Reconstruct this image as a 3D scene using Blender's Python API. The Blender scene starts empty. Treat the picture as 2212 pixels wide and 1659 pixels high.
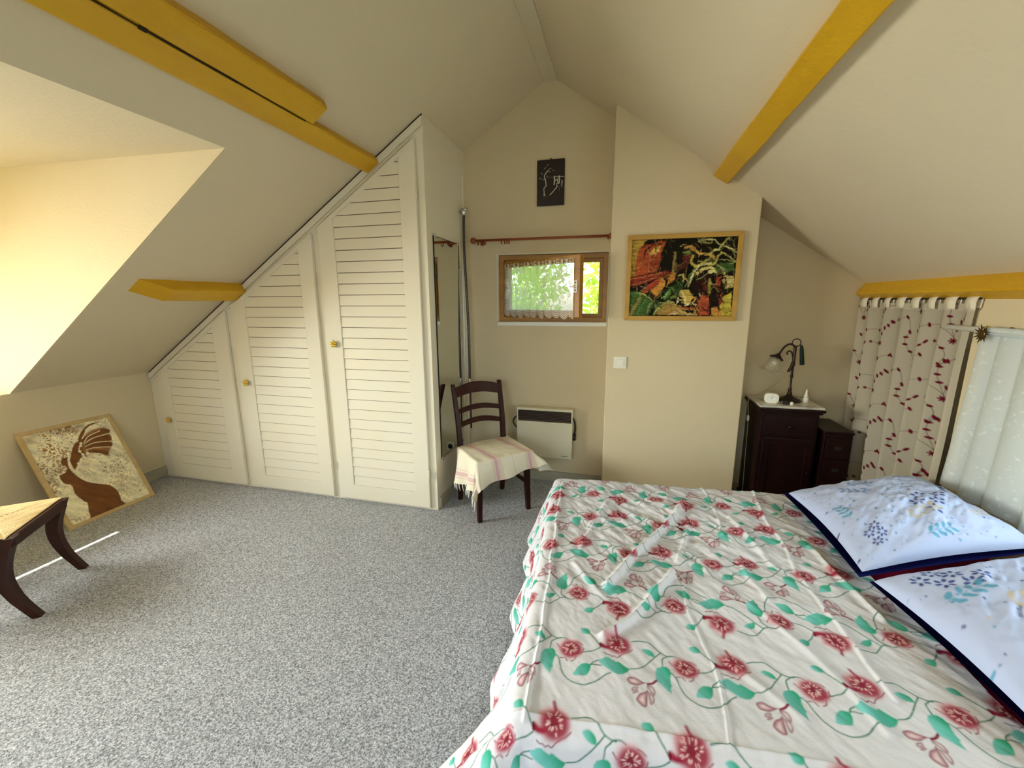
import bpy, math, random
import numpy as np
from mathutils import Vector, Matrix
random.seed(7); rng = np.random.default_rng(7)
SC = bpy.context.scene; COL = SC.collection
R = math.radians

# ------------------------------------------------------------------ camera, sky, sun, daylight, exposure
cam_d = bpy.data.cameras.new('camera'); cam = bpy.data.objects.new('camera', cam_d); COL.objects.link(cam)
YAW, PITCH, ROLL = 0.253049, 0.196091, -0.004542
fwd = Vector((-math.sin(YAW)*math.cos(PITCH), math.cos(YAW)*math.cos(PITCH), -math.sin(PITCH)))
rgt = Vector((math.cos(YAW), math.sin(YAW), 0)); upv = rgt.cross(fwd)
r2 = rgt*math.cos(ROLL)+upv*math.sin(ROLL); u2 = upv*math.cos(ROLL)-rgt*math.sin(ROLL)
cam.matrix_world = Matrix(((r2.x, u2.x, -fwd.x, 0), (r2.y, u2.y, -fwd.y, 0), (r2.z, u2.z, -fwd.z, 1.5), (0, 0, 0, 1)))
cam_d.sensor_width = 36; cam_d.lens = 902.74*36/2212; cam_d.clip_start = 0.02
SC.camera = cam

world = bpy.data.worlds.new('sky'); SC.world = world; world.use_nodes = True
wn = world.node_tree; wn.nodes.clear()
wo = wn.nodes.new('ShaderNodeOutputWorld'); wb = wn.nodes.new('ShaderNodeBackground'); ws = wn.nodes.new('ShaderNodeTexSky')
ws.sky_type = 'NISHITA'; ws.sun_disc = False; ws.sun_elevation = R(54); ws.sun_rotation = R(-100); ws.air_density = 1.0; ws.dust_density = 2.0
wn.links.new(ws.outputs[0], wb.inputs[0]); wn.links.new(wb.outputs[0], wo.inputs[0]); wb.inputs[1].default_value = 1.1

def add_light(name, kind, energy, color, loc, direction, **kw):
    d = bpy.data.lights.new(name, kind); d.energy = energy; d.color = color
    for k, v in kw.items(): setattr(d, k, v)
    o = bpy.data.objects.new(name, d); COL.objects.link(o); o.location = loc
    o.rotation_euler = Vector(direction).to_track_quat('-Z', 'Y').to_euler()
    return o
add_light('sun', 'SUN', 20.0, (1.0, .93, .80), (-8, -2, 9), (1, .16, -1.44), angle=R(.5))
# daylight coming in at the room's windows, the rear one assumed and unseen, falling inwards and down from the sky
add_light('daylight_dormer', 'AREA', 118, (1.0, .97, .90), (-4.60, .42, 1.62), (1, -.02, -.34), shape='RECTANGLE', size=1.30, size_y=1.0, spread=R(112))
add_light('daylight_side_window', 'AREA', 52, (.80, .90, 1.0), (1.86, 1.15, 1.05), (-1, 0, -.25), shape='RECTANGLE', size=1.5, size_y=.55, spread=R(150))
add_light('daylight_assumed_window', 'AREA', 24, (.82, .90, 1.0), (-.75, -1.85, 1.75), (0, 1, -.80), shape='RECTANGLE', size=1.6, size_y=1.4, spread=R(130))

vs = SC.view_settings; vs.view_transform = 'Standard'; vs.look = 'None'; vs.gamma = 1.0; vs.exposure = 0.02; vs.use_curve_mapping = False
SC.display_settings.display_device = 'sRGB'
cy = SC.cycles; cy.use_denoising = True; cy.max_bounces = 10; cy.diffuse_bounces = 6; cy.transparent_max_bounces = 16
cy.sample_clamp_indirect = 6.0; cy.caustics_reflective = False; cy.caustics_refractive = False

# ------------------------------------------------------------------ materials
def lin(c): return tuple(((x/255)/12.92 if x/255 <= .04045 else ((x/255+.055)/1.055)**2.4) for x in c)
MATS = {}
def new_mat(name):
    m = bpy.data.materials.new(name); m.use_nodes = True; MATS[name] = m
    return m, m.node_tree, m.node_tree.nodes['Principled BSDF']
def pmat(name, col, rough=.6, spec=.3, metal=0., noise=None, bump=None, **kw):
    """principled with an optional mottled second colour (noise = (scale, colour2, lo, hi, stretch)) and bump = (scale, strength, distance)"""
    m, nt, b = new_mat(name); L = nt.links.new; N = nt.nodes.new
    b.inputs['Base Color'].default_value = (*col, 1); b.inputs['Roughness'].default_value = rough
    b.inputs['Specular IOR Level'].default_value = spec; b.inputs['Metallic'].default_value = metal
    for k, v in kw.items(): b.inputs[k].default_value = v
    tc = N('ShaderNodeTexCoord')
    if noise:
        mp = N('ShaderNodeMapping'); L(tc.outputs['Object'], mp.inputs[0])
        mp.inputs['Scale'].default_value = noise[4] if len(noise) > 4 else (1, 1, 1)
        n = N('ShaderNodeTexNoise'); n.inputs['Scale'].default_value = noise[0]; n.inputs['Detail'].default_value = 5; L(mp.outputs[0], n.inputs[0])
        r = N('ShaderNodeMapRange'); r.inputs[1].default_value = noise[2]; r.inputs[2].default_value = noise[3]; L(n.outputs['Fac'], r.inputs[0])
        mx = N('ShaderNodeMix'); mx.data_type = 'RGBA'; mx.inputs['A'].default_value = (*col, 1); mx.inputs['B'].default_value = (*noise[1], 1)
        L(r.outputs[0], mx.inputs['Factor']); L(mx.outputs['Result'], b.inputs['Base Color'])
    if bump:
        n2 = N('ShaderNodeTexNoise'); n2.inputs['Scale'].default_value = bump[0]; n2.inputs['Detail'].default_value = 4; L(tc.outputs['Object'], n2.inputs[0])
        bp = N('ShaderNodeBump'); bp.inputs['Strength'].default_value = bump[1]; bp.inputs['Distance'].default_value = bump[2]
        L(n2.outputs['Fac'], bp.inputs['Height']); L(bp.outputs[0], b.inputs['Normal'])
    return m
WALL = (.66, .555, .365)
pmat('wall_paint', WALL, .85, .15, noise=(1.3, (.62, .52, .335), .35, .75), bump=(60, .25, .004))
pmat('ceiling_paint', (.66, .565, .392), .85, .15, noise=(1.0, (.62, .53, .37), .35, .75), bump=(45, .25, .004))
pmat('white_gloss', (.78, .715, .565), .38, .4, noise=(3, (.78, .74, .62), .4, .8), bump=(30, .12, .003))
pmat('trim_white', (.84, .82, .75), .45, .4)
pmat('skirting', (.42, .385, .29), .6, .3, noise=(6, (.35, .32, .24), .4, .7))
pmat('yellow_beam', lin((206, 160, 20)), .42, .4, noise=(5, lin((188, 138, 10)), .35, .75, (1, .25, 1)), bump=(25, .5, .01))
pmat('slat_gap_shade', (.16, .13, .09), .8, .1)  # shade between the louvre slats, painted into the backing's colour
pmat('dark_crack', (.02, .008, .003), .8)
pmat('dark_wood', (.045, .011, .005), .40, .22, noise=(12, (.024, .006, .003), .35, .7, (1, 1, .15)))
pmat('chest_wood', (.016, .003, .0025), .38, .22, noise=(9, (.008, .0018, .0015), .35, .7, (1, 1, .2)))
pmat('brass_wood', (.50, .29, .055), .45, .35, noise=(14, (.42, .23, .04), .35, .7, (.2, 1, 1)))
pmat('oak_frame', (.40, .20, .028), .40, .45, noise=(14, (.30, .12, .020), .35, .7, (.2, 1, 1)))
pmat('pale_frame', (.58, .42, .20), .5, .35, noise=(20, (.48, .33, .14), .35, .7))
pmat('rod_wood', (.26, .055, .018), .4, .4)
pmat('chrome', (.75, .75, .73), .15, .5, 1.0)
pmat('hose_metal', (.07, .07, .06), .35, .5, .8)
pmat('mirror_silver', (.80, .83, .78), .02, .5, 1.0)
pmat('black_lacquer', (.012, .004, .005), .25, .5)
pmat('heater_cream', (.70, .64, .47), .45, .35)
pmat('heater_dark', (.018, .009, .006), .6, .3)
pmat('heater_slat', (.085, .05, .035), .5, .3)
pmat('black_plastic', (.015, .012, .010), .4, .4)
pmat('white_plastic', (.80, .77, .66), .35, .4)
pmat('gold', (.72, .47, .06), .30, .5, .6)
pmat('old_gold', (.10, .065, .02), .35, .5, .7)
pmat('bronze', (.035, .022, .014), .4, .5, .6)
pmat('marble', (.62, .59, .50), .22, .5, noise=(9, (.36, .34, .28), .5, .68))
pmat('rush', (.78, .62, .34), .7, .2, noise=(40, (.62, .45, .20), .4, .65, (1, .15, 1)), bump=(160, .5, .01))
pmat('rush_seam', (.25, .14, .05), .8)
pmat('crimson_sheet', (.24, .008, .036), .9, .08)
pmat('navy_cloth', (.005, .007, .075), .9, .05)
pmat('white_cloth', (.80, .79, .74), .85, .2)
pmat('fringe_white', (.80, .77, .72), .9, .1)
pmat('tassel_green', (.010, .022, .016), .7, .2)
pmat('eaves_shade', (.035, .022, .016), .9, .1)  # near-black colour carries the shade of the unlit eaves space
pmat('fitted_black', (.01, .01, .01), .6)
pmat('outside_wall', (.6, .55, .45), .9)
pmat('grass', (.10, .20, .03), .9, .1, noise=(3, (.05, .11, .02), .35, .65))
pmat('bark', (.12, .08, .05), .9, .1)
pmat('grey_stuff', (.25, .25, .25), .6)

def carpet():
    m, nt, b = new_mat('carpet'); L = nt.links.new; N = nt.nodes.new
    tc = N('ShaderNodeTexCoord')
    n1 = N('ShaderNodeTexNoise'); n1.inputs['Scale'].default_value = 155; n1.inputs['Detail'].default_value = 4; n1.inputs['Roughness'].default_value = .75
    n2 = N('ShaderNodeTexNoise'); n2.inputs['Scale'].default_value = 2.2; n2.inputs['Detail'].default_value = 3
    L(tc.outputs['Object'], n1.inputs[0]); L(tc.outputs['Object'], n2.inputs[0])
    cr = N('ShaderNodeValToRGB'); e = cr.color_ramp.elements
    e[0].position = .34; e[0].color = (.09, .095, .105, 1); e[1].position = .64; e[1].color = (.82, .845, .90, 1)
    k = cr.color_ramp.elements.new(.50); k.color = (.43, .445, .475, 1)
    L(n1.outputs['Fac'], cr.inputs[0])
    mx = N('ShaderNodeMix'); mx.data_type = 'RGBA'; mx.blend_type = 'MULTIPLY'; mx.inputs['Factor'].default_value = .12
    L(cr.outputs[0], mx.inputs['A']); L(n2.outputs['Fac'], mx.inputs['B']); L(mx.outputs['Result'], b.inputs['Base Color'])
    bp = N('ShaderNodeBump'); bp.inputs['Strength'].default_value = .8; bp.inputs['Distance'].default_value = .006
    L(n1.outputs['Fac'], bp.inputs['Height']); L(bp.outputs[0], b.inputs['Normal'])
    b.inputs['Roughness'].default_value = .95; b.inputs['Specular IOR Level'].default_value = .1
carpet()

def attr_mat(name, rough=.85, spec=.15, translucent=0., transparent=0., alpha=False, weave=None, gloss=None):
    """colour comes from the print stored on the mesh (attribute 'Col')"""
    m, nt, b = new_mat(name); L = nt.links.new; N = nt.nodes.new
    a = N('ShaderNodeAttribute'); a.attribute_name = 'Col'; L(a.outputs['Color'], b.inputs['Base Color'])
    b.inputs['Roughness'].default_value = rough; b.inputs['Specular IOR Level'].default_value = spec
    out = nt.nodes['Material Output']; sh = b.outputs[0]
    if weave:
        tc = N('ShaderNodeTexCoord'); n2 = N('ShaderNodeTexNoise'); n2.inputs['Scale'].default_value = weave; n2.inputs['Detail'].default_value = 3; L(tc.outputs['Object'], n2.inputs[0])
        bp = N('ShaderNodeBump'); bp.inputs['Strength'].default_value = .25; bp.inputs['Distance'].default_value = .003
        L(n2.outputs['Fac'], bp.inputs['Height']); L(bp.outputs[0], b.inputs['Normal'])
    if translucent:
        t = N('ShaderNodeBsdfTranslucent'); L(a.outputs['Color'], t.inputs[0])
        mx = N('ShaderNodeMixShader'); mx.inputs[0].default_value = translucent; L(sh, mx.inputs[1]); L(t.outputs[0], mx.inputs[2]); sh = mx.outputs[0]
    if transparent or alpha:
        t = N('ShaderNodeBsdfTransparent'); mx = N('ShaderNodeMixShader'); L(t.outputs[0], mx.inputs[1]); L(sh, mx.inputs[2])
        if alpha: L(a.outputs['Alpha'], mx.inputs[0])
        else: mx.inputs[0].default_value = 1-transparent
        sh = mx.outputs[0]
    L(sh, out.inputs[0]); return m
attr_mat('print_cloth', .9, .1, weave=260)
attr_mat('print_pillow', .85, .15)
attr_mat('print_towel', .9, .1, weave=300)
attr_mat('print_sheer', .9, .1, translucent=.40, alpha=True)
attr_mat('lace', .9, .1, translucent=.5, alpha=True)
attr_mat('oil_paint', .75, .12, weave=90)
attr_mat('sand_picture', .7, .2, weave=200)
attr_mat('lacquer_print', .25, .5)

def sheer_mat():
    m, nt, b = new_mat('white_sheer'); L = nt.links.new; N = nt.nodes.new
    tc = N('ShaderNodeTexCoord'); n = N('ShaderNodeTexNoise'); n.inputs['Scale'].default_value = 42; n.inputs['Detail'].default_value = 3; L(tc.outputs['Object'], n.inputs[0])
    mr = N('ShaderNodeMapRange'); mr.inputs[1].default_value = .60; mr.inputs[2].default_value = .68; mr.inputs[3].default_value = .80; mr.inputs[4].default_value = .98; L(n.outputs['Fac'], mr.inputs[0])
    b.inputs['Base Color'].default_value = (.76, .83, .85, 1); b.inputs['Roughness'].default_value = .6
    t = N('ShaderNodeBsdfTranslucent'); t.inputs[0].default_value = (.80, .89, .92, 1)
    mx = N('ShaderNodeMixShader'); mx.inputs[0].default_value = .35; L(b.outputs[0], mx.inputs[1]); L(t.outputs[0], mx.inputs[2])
    tr = N('ShaderNodeBsdfTransparent'); m2 = N('ShaderNodeMixShader'); L(mr.outputs[0], m2.inputs[0]); L(tr.outputs[0], m2.inputs[1]); L(mx.outputs[0], m2.inputs[2])
    L(m2.outputs[0], nt.nodes['Material Output'].inputs[0])
sheer_mat()
def glass_mat(name, tint, refl):
    m, nt, b = new_mat(name); L = nt.links.new; N = nt.nodes.new
    tr = N('ShaderNodeBsdfTransparent'); tr.inputs[0].default_value = (*tint, 1); g = N('ShaderNodeBsdfGlossy'); g.inputs['Roughness'].default_value = .02
    mx = N('ShaderNodeMixShader'); mx.inputs[0].default_value = refl; L(tr.outputs[0], mx.inputs[1]); L(g.outputs[0], mx.inputs[2]); L(mx.outputs[0], nt.nodes['Material Output'].inputs[0])
glass_mat('window_glass', (.97, .99, .97), .05)
def shade_mat():
    m, nt, b = new_mat('frosted_glass'); L = nt.links.new; N = nt.nodes.new
    b.inputs['Base Color'].default_value = (.72, .68, .52, 1); b.inputs['Roughness'].default_value = .35
    tr = N('ShaderNodeBsdfTransparent'); lw = N('ShaderNodeLayerWeight'); lw.inputs[0].default_value = .35
    mr = N('ShaderNodeMapRange'); mr.inputs[3].default_value = .25; mr.inputs[4].default_value = .8; L(lw.outputs['Facing'], mr.inputs[0])
    mx = N('ShaderNodeMixShader'); L(mr.outputs[0], mx.inputs[0]); L(tr.outputs[0], mx.inputs[1]); L(b.outputs[0], mx.inputs[2]); L(mx.outputs[0], nt.nodes['Material Output'].inputs[0])
shade_mat()
def leaf_mat():
    m, nt, b = new_mat('leaf'); L = nt.links.new; N = nt.nodes.new
    oi = N('ShaderNodeTexCoord'); n = N('ShaderNodeTexNoise'); n.inputs['Scale'].default_value = 5; L(oi.outputs['Object'], n.inputs[0])
    mx = N('ShaderNodeMix'); mx.data_type = 'RGBA'; mx.inputs['A'].default_value = (.34, .52, .04, 1); mx.inputs['B'].default_value = (.66, .76, .16, 1); L(n.outputs['Fac'], mx.inputs['Factor'])
    L(mx.outputs['Result'], b.inputs['Base Color']); b.inputs['Roughness'].default_value = .5
    t = N('ShaderNodeBsdfTranslucent'); L(mx.outputs['Result'], t.inputs[0])
    ms = N('ShaderNodeMixShader'); ms.inputs[0].default_value = .5; L(b.outputs[0], ms.inputs[1]); L(t.outputs[0], ms.inputs[2]); L(ms.outputs[0], nt.nodes['Material Output'].inputs[0])
leaf_mat()

# ------------------------------------------------------------------ mesh helpers
WLOC = {}
def tag(o, label=None, cat=None, group=None, kind=None):
    if label: o['label'] = label
    if cat: o['category'] = cat
    if group: o['group'] = group
    if kind: o['kind'] = kind
    return o
def thing(name, loc, label=None, cat=None, group=None, kind=None):
    o = bpy.data.objects.new(name, None); COL.objects.link(o); o.location = loc; o.empty_display_size = .05
    WLOC[o.name] = Vector(loc); return tag(o, label, cat, group, kind)
def smooth_path(pts, n=6):
    P = [np.array(p, float) for p in pts]; P = [2*P[0]-P[1]] + P + [2*P[-1]-P[-2]]; out = []
    for i in range(1, len(P)-2):
        for k in range(n):
            t = k/n; a, b, c, d = P[i-1:i+3]
            out.append(.5*((2*b)+(c-a)*t+(2*a-5*b+4*c-d)*t*t+(3*b-a-3*c+d)*t**3))
    out.append(P[-2]); return out
class MB:
    def __init__(s, M=None): s.v = []; s.f = []; s.M = M or Matrix.Identity(4)
    def add(s, vs, fs):
        o = len(s.v); s.v += [tuple(s.M @ Vector(v)) for v in vs]; s.f += [[i+o for i in f] for f in fs]; return s
    def box(s, x0, x1, y0, y1, z0, z1):
        return s.add([(x, y, z) for x in (x0, x1) for y in (y0, y1) for z in (z0, z1)],
                     [(0, 1, 3, 2), (4, 6, 7, 5), (0, 4, 5, 1), (2, 3, 7, 6), (0, 2, 6, 4), (1, 5, 7, 3)])
    def obox(s, c, ax, ay, az):      # oriented box: centre and three half-axis vectors
        c, ax, ay, az = map(Vector, (c, ax, ay, az))
        return s.add([c+sx*ax+sy*ay+sz*az for sx in (-1, 1) for sy in (-1, 1) for sz in (-1, 1)],
                     [(0, 1, 3, 2), (4, 6, 7, 5), (0, 4, 5, 1), (2, 3, 7, 6), (0, 2, 6, 4), (1, 5, 7, 3)])
    def bar(s, a, b, w, h, up=(0, 0, 1)):
        a, b = Vector(a), Vector(b); d = (b-a); L = d.length; d.normalize(); sd = d.cross(Vector(up)).normalized(); u = sd.cross(d)
        return s.obox((a+b)/2, d*L/2, sd*w/2, u*h/2)
    def prism(s, poly, axis, t0, t1):  # polygon of 2-D points extruded along an axis
        def P(p, t): return {'x': (t, p[0], p[1]), 'y': (p[0], t, p[1]), 'z': (p[0], p[1], t)}[axis]
        n = len(poly)
        return s.add([P(p, t0) for p in poly]+[P(p, t1) for p in poly],
                     [list(range(n))[::-1], [n+i for i in range(n)]]+[(i, (i+1) % n, n+(i+1) % n, n+i) for i in range(n)])
    def ring_prism(s, outer, inner, axis, t0, t1):  # frame between two polygons with equal vertex counts
        def P(p, t): return {'x': (t, p[0], p[1]), 'y': (p[0], t, p[1]), 'z': (p[0], p[1], t)}[axis]
        n = len(outer); V = [P(p, t) for t in (t0, t1) for q in (outer, inner) for p in q]; F = []
        for i in range(n):
            j = (i+1) % n
            F += [(i, j, n+j, n+i), (2*n+i, 3*n+i, 3*n+j, 2*n+j), (i, 2*n+i, 2*n+j, j), (n+i, n+j, 3*n+j, 3*n+i)]
        return s.add(V, F)
    def tube(s, path, r, seg=10, cap=True):
        P = [Vector(p) for p in path]; n = len(P); rr = r if isinstance(r, (list, tuple)) else [r]*n
        V = []; F = []; ref = None
        for i in range(n):
            d = (P[min(i+1, n-1)]-P[max(i-1, 0)]).normalized()
            if ref is None: ref = d.orthogonal().normalized()
            ref = (ref-d*ref.dot(d)).normalized(); b = d.cross(ref)
            for k in range(seg):
                a = 2*math.pi*k/seg; V.append(P[i]+(ref*math.cos(a)+b*math.sin(a))*rr[i])
        for i in range(n-1):
            for k in range(seg):
                k2 = (k+1) % seg; F.append((i*seg+k, i*seg+k2, (i+1)*seg+k2, (i+1)*seg+k))
        if cap: F += [list(range(seg))[::-1], [(n-1)*seg+k for k in range(seg)]]
        return s.add(V, F)
    def lathe(s, prof, c=(0, 0, 0), seg=24, axis=(0, 0, 1)):   # prof = (radius, height) list along axis
        q = Vector((0, 0, 1)).rotation_difference(Vector(axis)); V = []; F = []; n = len(prof)
        for r, h in prof:
            for k in range(seg):
                a = 2*math.pi*k/seg; V.append(Vector(c)+q @ Vector((r*math.cos(a), r*math.sin(a), h)))
        for i in range(n-1):
            for k in range(seg):
                k2 = (k+1) % seg; F.append((i*seg+k, i*seg+k2, (i+1)*seg+k2, (i+1)*seg+k))
        if prof[0][0] > 1e-6: F.append(list(range(seg))[::-1])
        if prof[-1][0] > 1e-6: F.append([(n-1)*seg+k for k in range(seg)])
        return s.add(V, F)
    def ball(s, c, r, seg=12, sc=(1, 1, 1)):
        pr = [(math.sin(math.pi*i/8), -math.cos(math.pi*i/8)) for i in range(9)]; V = []; F = []
        for a, h in pr:
            for k in range(seg):
                t = 2*math.pi*k/seg; V.append((c[0]+r*sc[0]*a*math.cos(t), c[1]+r*sc[1]*a*math.sin(t), c[2]+r*sc[2]*h))
        for i in range(8):
            for k in range(seg):
                k2 = (k+1) % seg; F.append((i*seg+k, i*seg+k2, (i+1)*seg+k2, (i+1)*seg+k))
        return s.add(V, F)
    def torus(s, c, r, t, normal=(0, 1, 0), seg=20, ts=8):
        q = Vector((0, 0, 1)).rotation_difference(Vector(normal)); V = []; F = []
        for i in range(seg):
            a = 2*math.pi*i/seg
            for k in range(ts):
                b = 2*math.pi*k/ts; V.append(Vector(c)+q @ Vector(((r+t*math.cos(b))*math.cos(a), (r+t*math.cos(b))*math.sin(a), t*math.sin(b))))
        for i in range(seg):
            for k in range(ts):
                F.append((i*ts+k, ((i+1) % seg)*ts+k, ((i+1) % seg)*ts+(k+1) % ts, i*ts+(k+1) % ts))
        return s.add(V, F)
    def build(s, name, mat, parent=None, smooth=False, bevel=0, **tg):
        V = np.array([tuple(v) for v in s.v], float)
        if parent is None:
            lo, hi = V.min(0), V.max(0); org = np.array([(lo[0]+hi[0])/2, (lo[1]+hi[1])/2, lo[2]])
        else: org = np.array(WLOC[parent.name])
        me = bpy.data.meshes.new(name); me.from_pydata([tuple(v) for v in V-org], [], s.f); me.update()
        return finish(me, name, mat, parent, org, smooth, bevel, **tg)
def finish(me, name, mat, parent, org, smooth, bevel=0, **tg):
    import bmesh
    if len(me.vertices) < 20000:
        bm = bmesh.new(); bm.from_mesh(me); bmesh.ops.recalc_face_normals(bm, faces=bm.faces); bm.to_mesh(me); bm.free()
    me.materials.append(MATS[mat])
    if smooth: me.polygons.foreach_set('use_smooth', [True]*len(me.polygons))
    o = bpy.data.objects.new(name, me); COL.objects.link(o)
    if parent: o.parent = parent
    else: o.location = tuple(org)
    WLOC[o.name] = Vector(tuple(org))
    if smooth == 'auto':
        me.polygons.foreach_set('use_smooth', [True]*len(me.polygons))
        m = o.modifiers.new('edges', 'EDGE_SPLIT'); m.split_angle = R(40)
    if bevel:
        m = o.modifiers.new('bevel', 'BEVEL'); m.width = bevel; m.segments = 2; m.limit_method = 'ANGLE'; m.angle_limit = R(35)
    return tag(o, **tg)
def grid_obj(name, P, mat, parent=None, col=None, smooth=True, **tg):
    """P: (n, m, 3) points; col: (n, m, 4) linear colours"""
    n, m = P.shape[:2]; V = P.reshape(-1, 3)
    if parent is None:
        lo, hi = V.min(0), V.max(0); org = np.array([(lo[0]+hi[0])/2, (lo[1]+hi[1])/2, lo[2]])
    else: org = np.array(WLOC[parent.name])
    me = bpy.data.meshes.new(name); me.vertices.add(n*m); me.vertices.foreach_set('co', (V-org).astype(np.float32).ravel())
    idx = np.arange(n*m).reshape(n, m); q = np.stack([idx[:-1, :-1], idx[1:, :-1], idx[1:, 1:], idx[:-1, 1:]], -1).reshape(-1, 4)
    me.loops.add(q.size); me.loops.foreach_set('vertex_index', q.astype(np.int32).ravel())
    me.polygons.add(len(q)); me.polygons.foreach_set('loop_start', (np.arange(len(q))*4).astype(np.int32)); me.update(calc_edges=True)
    if col is not None:
        a = me.color_attributes.new('Col', 'FLOAT_COLOR', 'POINT'); a.data.foreach_set('color', col.reshape(-1, 4).astype(np.float32).ravel())
    me.validate()
    me.materials.append(MATS[mat])
    if smooth: me.polygons.foreach_set('use_smooth', np.ones(len(q), bool))
    o = bpy.data.objects.new(name, me); COL.objects.link(o)
    if parent: o.parent = parent
    else: o.location = tuple(org)
    WLOC[o.name] = Vector(tuple(org)); return tag(o, **tg)
def vnoise(x, y, seed=0):
    """smooth value noise on arrays, about -1..1"""
    g = np.random.default_rng(seed).uniform(-1, 1, (256, 256)); xi = np.floor(x).astype(int); yi = np.floor(y).astype(int)
    fx = x-xi; fy = y-yi; fx = fx*fx*(3-2*fx); fy = fy*fy*(3-2*fy); A = lambda i, j: g[(xi+i) % 256, (yi+j) % 256]
    return (A(0, 0)*(1-fx)+A(1, 0)*fx)*(1-fy)+(A(0, 1)*(1-fx)+A(1, 1)*fx)*fy
def fbm(x, y, seed=0, o=4): return sum(vnoise(x*2**k, y*2**k, seed+k)*.5**k for k in range(o))

# ------------------------------------------------------------------ printing on cloth and pictures: a small raster
class Canvas:
    def __init__(s, x0, x1, y0, y1, res, col):
        s.x0, s.y0, s.res = x0, y0, res; s.n = int((x1-x0)/res)+1; s.m = int((y1-y0)/res)+1
        s.a = np.zeros((s.n, s.m, 4)); s.a[:] = (*col, 1)
    def win(s, pts, pad):
        P = np.array(pts, float); lo = P.min(0)-pad; hi = P.max(0)+pad
        i0 = max(0, int((lo[0]-s.x0)/s.res)); i1 = min(s.n, int((hi[0]-s.x0)/s.res)+2); j0 = max(0, int((lo[1]-s.y0)/s.res)); j1 = min(s.m, int((hi[1]-s.y0)/s.res)+2)
        if i1 <= i0 or j1 <= j0: return None
        X, Y = np.meshgrid(s.x0+np.arange(i0, i1)*s.res, s.y0+np.arange(j0, j1)*s.res, indexing='ij'); return (slice(i0, i1), slice(j0, j1)), X, Y
    def mix(s, w, al, col):
        v = s.a[w]; c = np.array(col); al = np.clip(al, 0, 1)[..., None]
        if c.shape[-1] == 4: s.a[w] = v*(1-al)+c*al
        else: v[..., :3] = v[..., :3]*(1-al)+c*al
    @staticmethod
    def dseg(X, Y, pts, closed=False):
        D = np.full(X.shape, 1e9); P = list(pts)+([pts[0]] if closed else [])
        for (ax, ay), (bx, by) in zip(P[:-1], P[1:]):
            dx, dy = bx-ax, by-ay; t = np.clip(((X-ax)*dx+(Y-ay)*dy)/(dx*dx+dy*dy+1e-12), 0, 1)
            D = np.minimum(D, (X-ax-t*dx)**2+(Y-ay-t*dy)**2)
        return np.sqrt(D)
    def line(s, pts, w, col, op=1., soft=None, sm=4):
        if sm and len(pts) > 2: pts = smooth_path(pts, sm)
        q = s.win(pts, w+s.res*2)
        if q is None: return
        sf = soft or s.res; s.mix(q[0], op*(.5-(s.dseg(q[1], q[2], pts)-w/2)/sf), col)
    def sdf(s, X, Y, pts):
        ins = np.zeros(X.shape, bool); P = list(pts)
        for (ax, ay), (bx, by) in zip(P, P[1:]+P[:1]):
            c = ((ay > Y) != (by > Y)); ins ^= c & (X < (bx-ax)*(Y-ay)/(by-ay+1e-12)+ax)
        return s.dseg(X, Y, P, True)*np.where(ins, -1, 1)
    def poly(s, pts, col, op=1., soft=None, sm=0, col2=None, grad=None, edge=None):
        """filled outline; col2/grad = second colour along a direction; edge = (colour, width) darker towards the rim"""
        if sm: pts = smooth_path(list(pts)+[pts[0]], sm)[:-1]
        q = s.win(pts, s.res*2)
        if q is None: return
        w, X, Y = q; D = s.sdf(X, Y, pts); al = op*(.5-D/(soft or s.res*1.2)); c = np.array(col, float)*np.ones((*X.shape, 1))
        if col2 is not None:
            P = np.array(pts); pr = P@np.array(grad); t = ((X*grad[0]+Y*grad[1])-pr.min())/(np.ptp(pr)+1e-9); t = np.clip(t, 0, 1)[..., None]; c = c*(1-t)+np.array(col2)*t
        if edge is not None:
            t = np.clip(1+D/edge[1], 0, 1)[..., None]**1.1; c = c*(1-t)+np.array(edge[0])*t
        s.mix(w, al, c)
    def blob(s, c, rx, ry, col, op=1., hard=.5, ang=0.):
        q = s.win([(c[0]-max(rx, ry), c[1]-max(rx, ry)), (c[0]+max(rx, ry), c[1]+max(rx, ry))], 0)
        if q is None: return
        w, X, Y = q; ca, sa = math.cos(ang), math.sin(ang); U = (X-c[0])*ca+(Y-c[1])*sa; V = -(X-c[0])*sa+(Y-c[1])*ca
        d = np.sqrt((U/rx)**2+(V/ry)**2); t = np.clip((1-d)/(1-hard+1e-6), 0, 1); s.mix(w, op*t*t*(3-2*t), col)
    def sample(s, X, Y):
        fi = np.clip((X-s.x0)/s.res, 0, s.n-1.001); fj = np.clip((Y-s.y0)/s.res, 0, s.m-1.001); i = fi.astype(int); j = fj.astype(int); u = (fi-i)[..., None]; v = (fj-j)[..., None]
        return (s.a[i, j]*(1-u)+s.a[i+1, j]*u)*(1-v)+(s.a[i, j+1]*(1-u)+s.a[i+1, j+1]*u)*v

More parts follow.
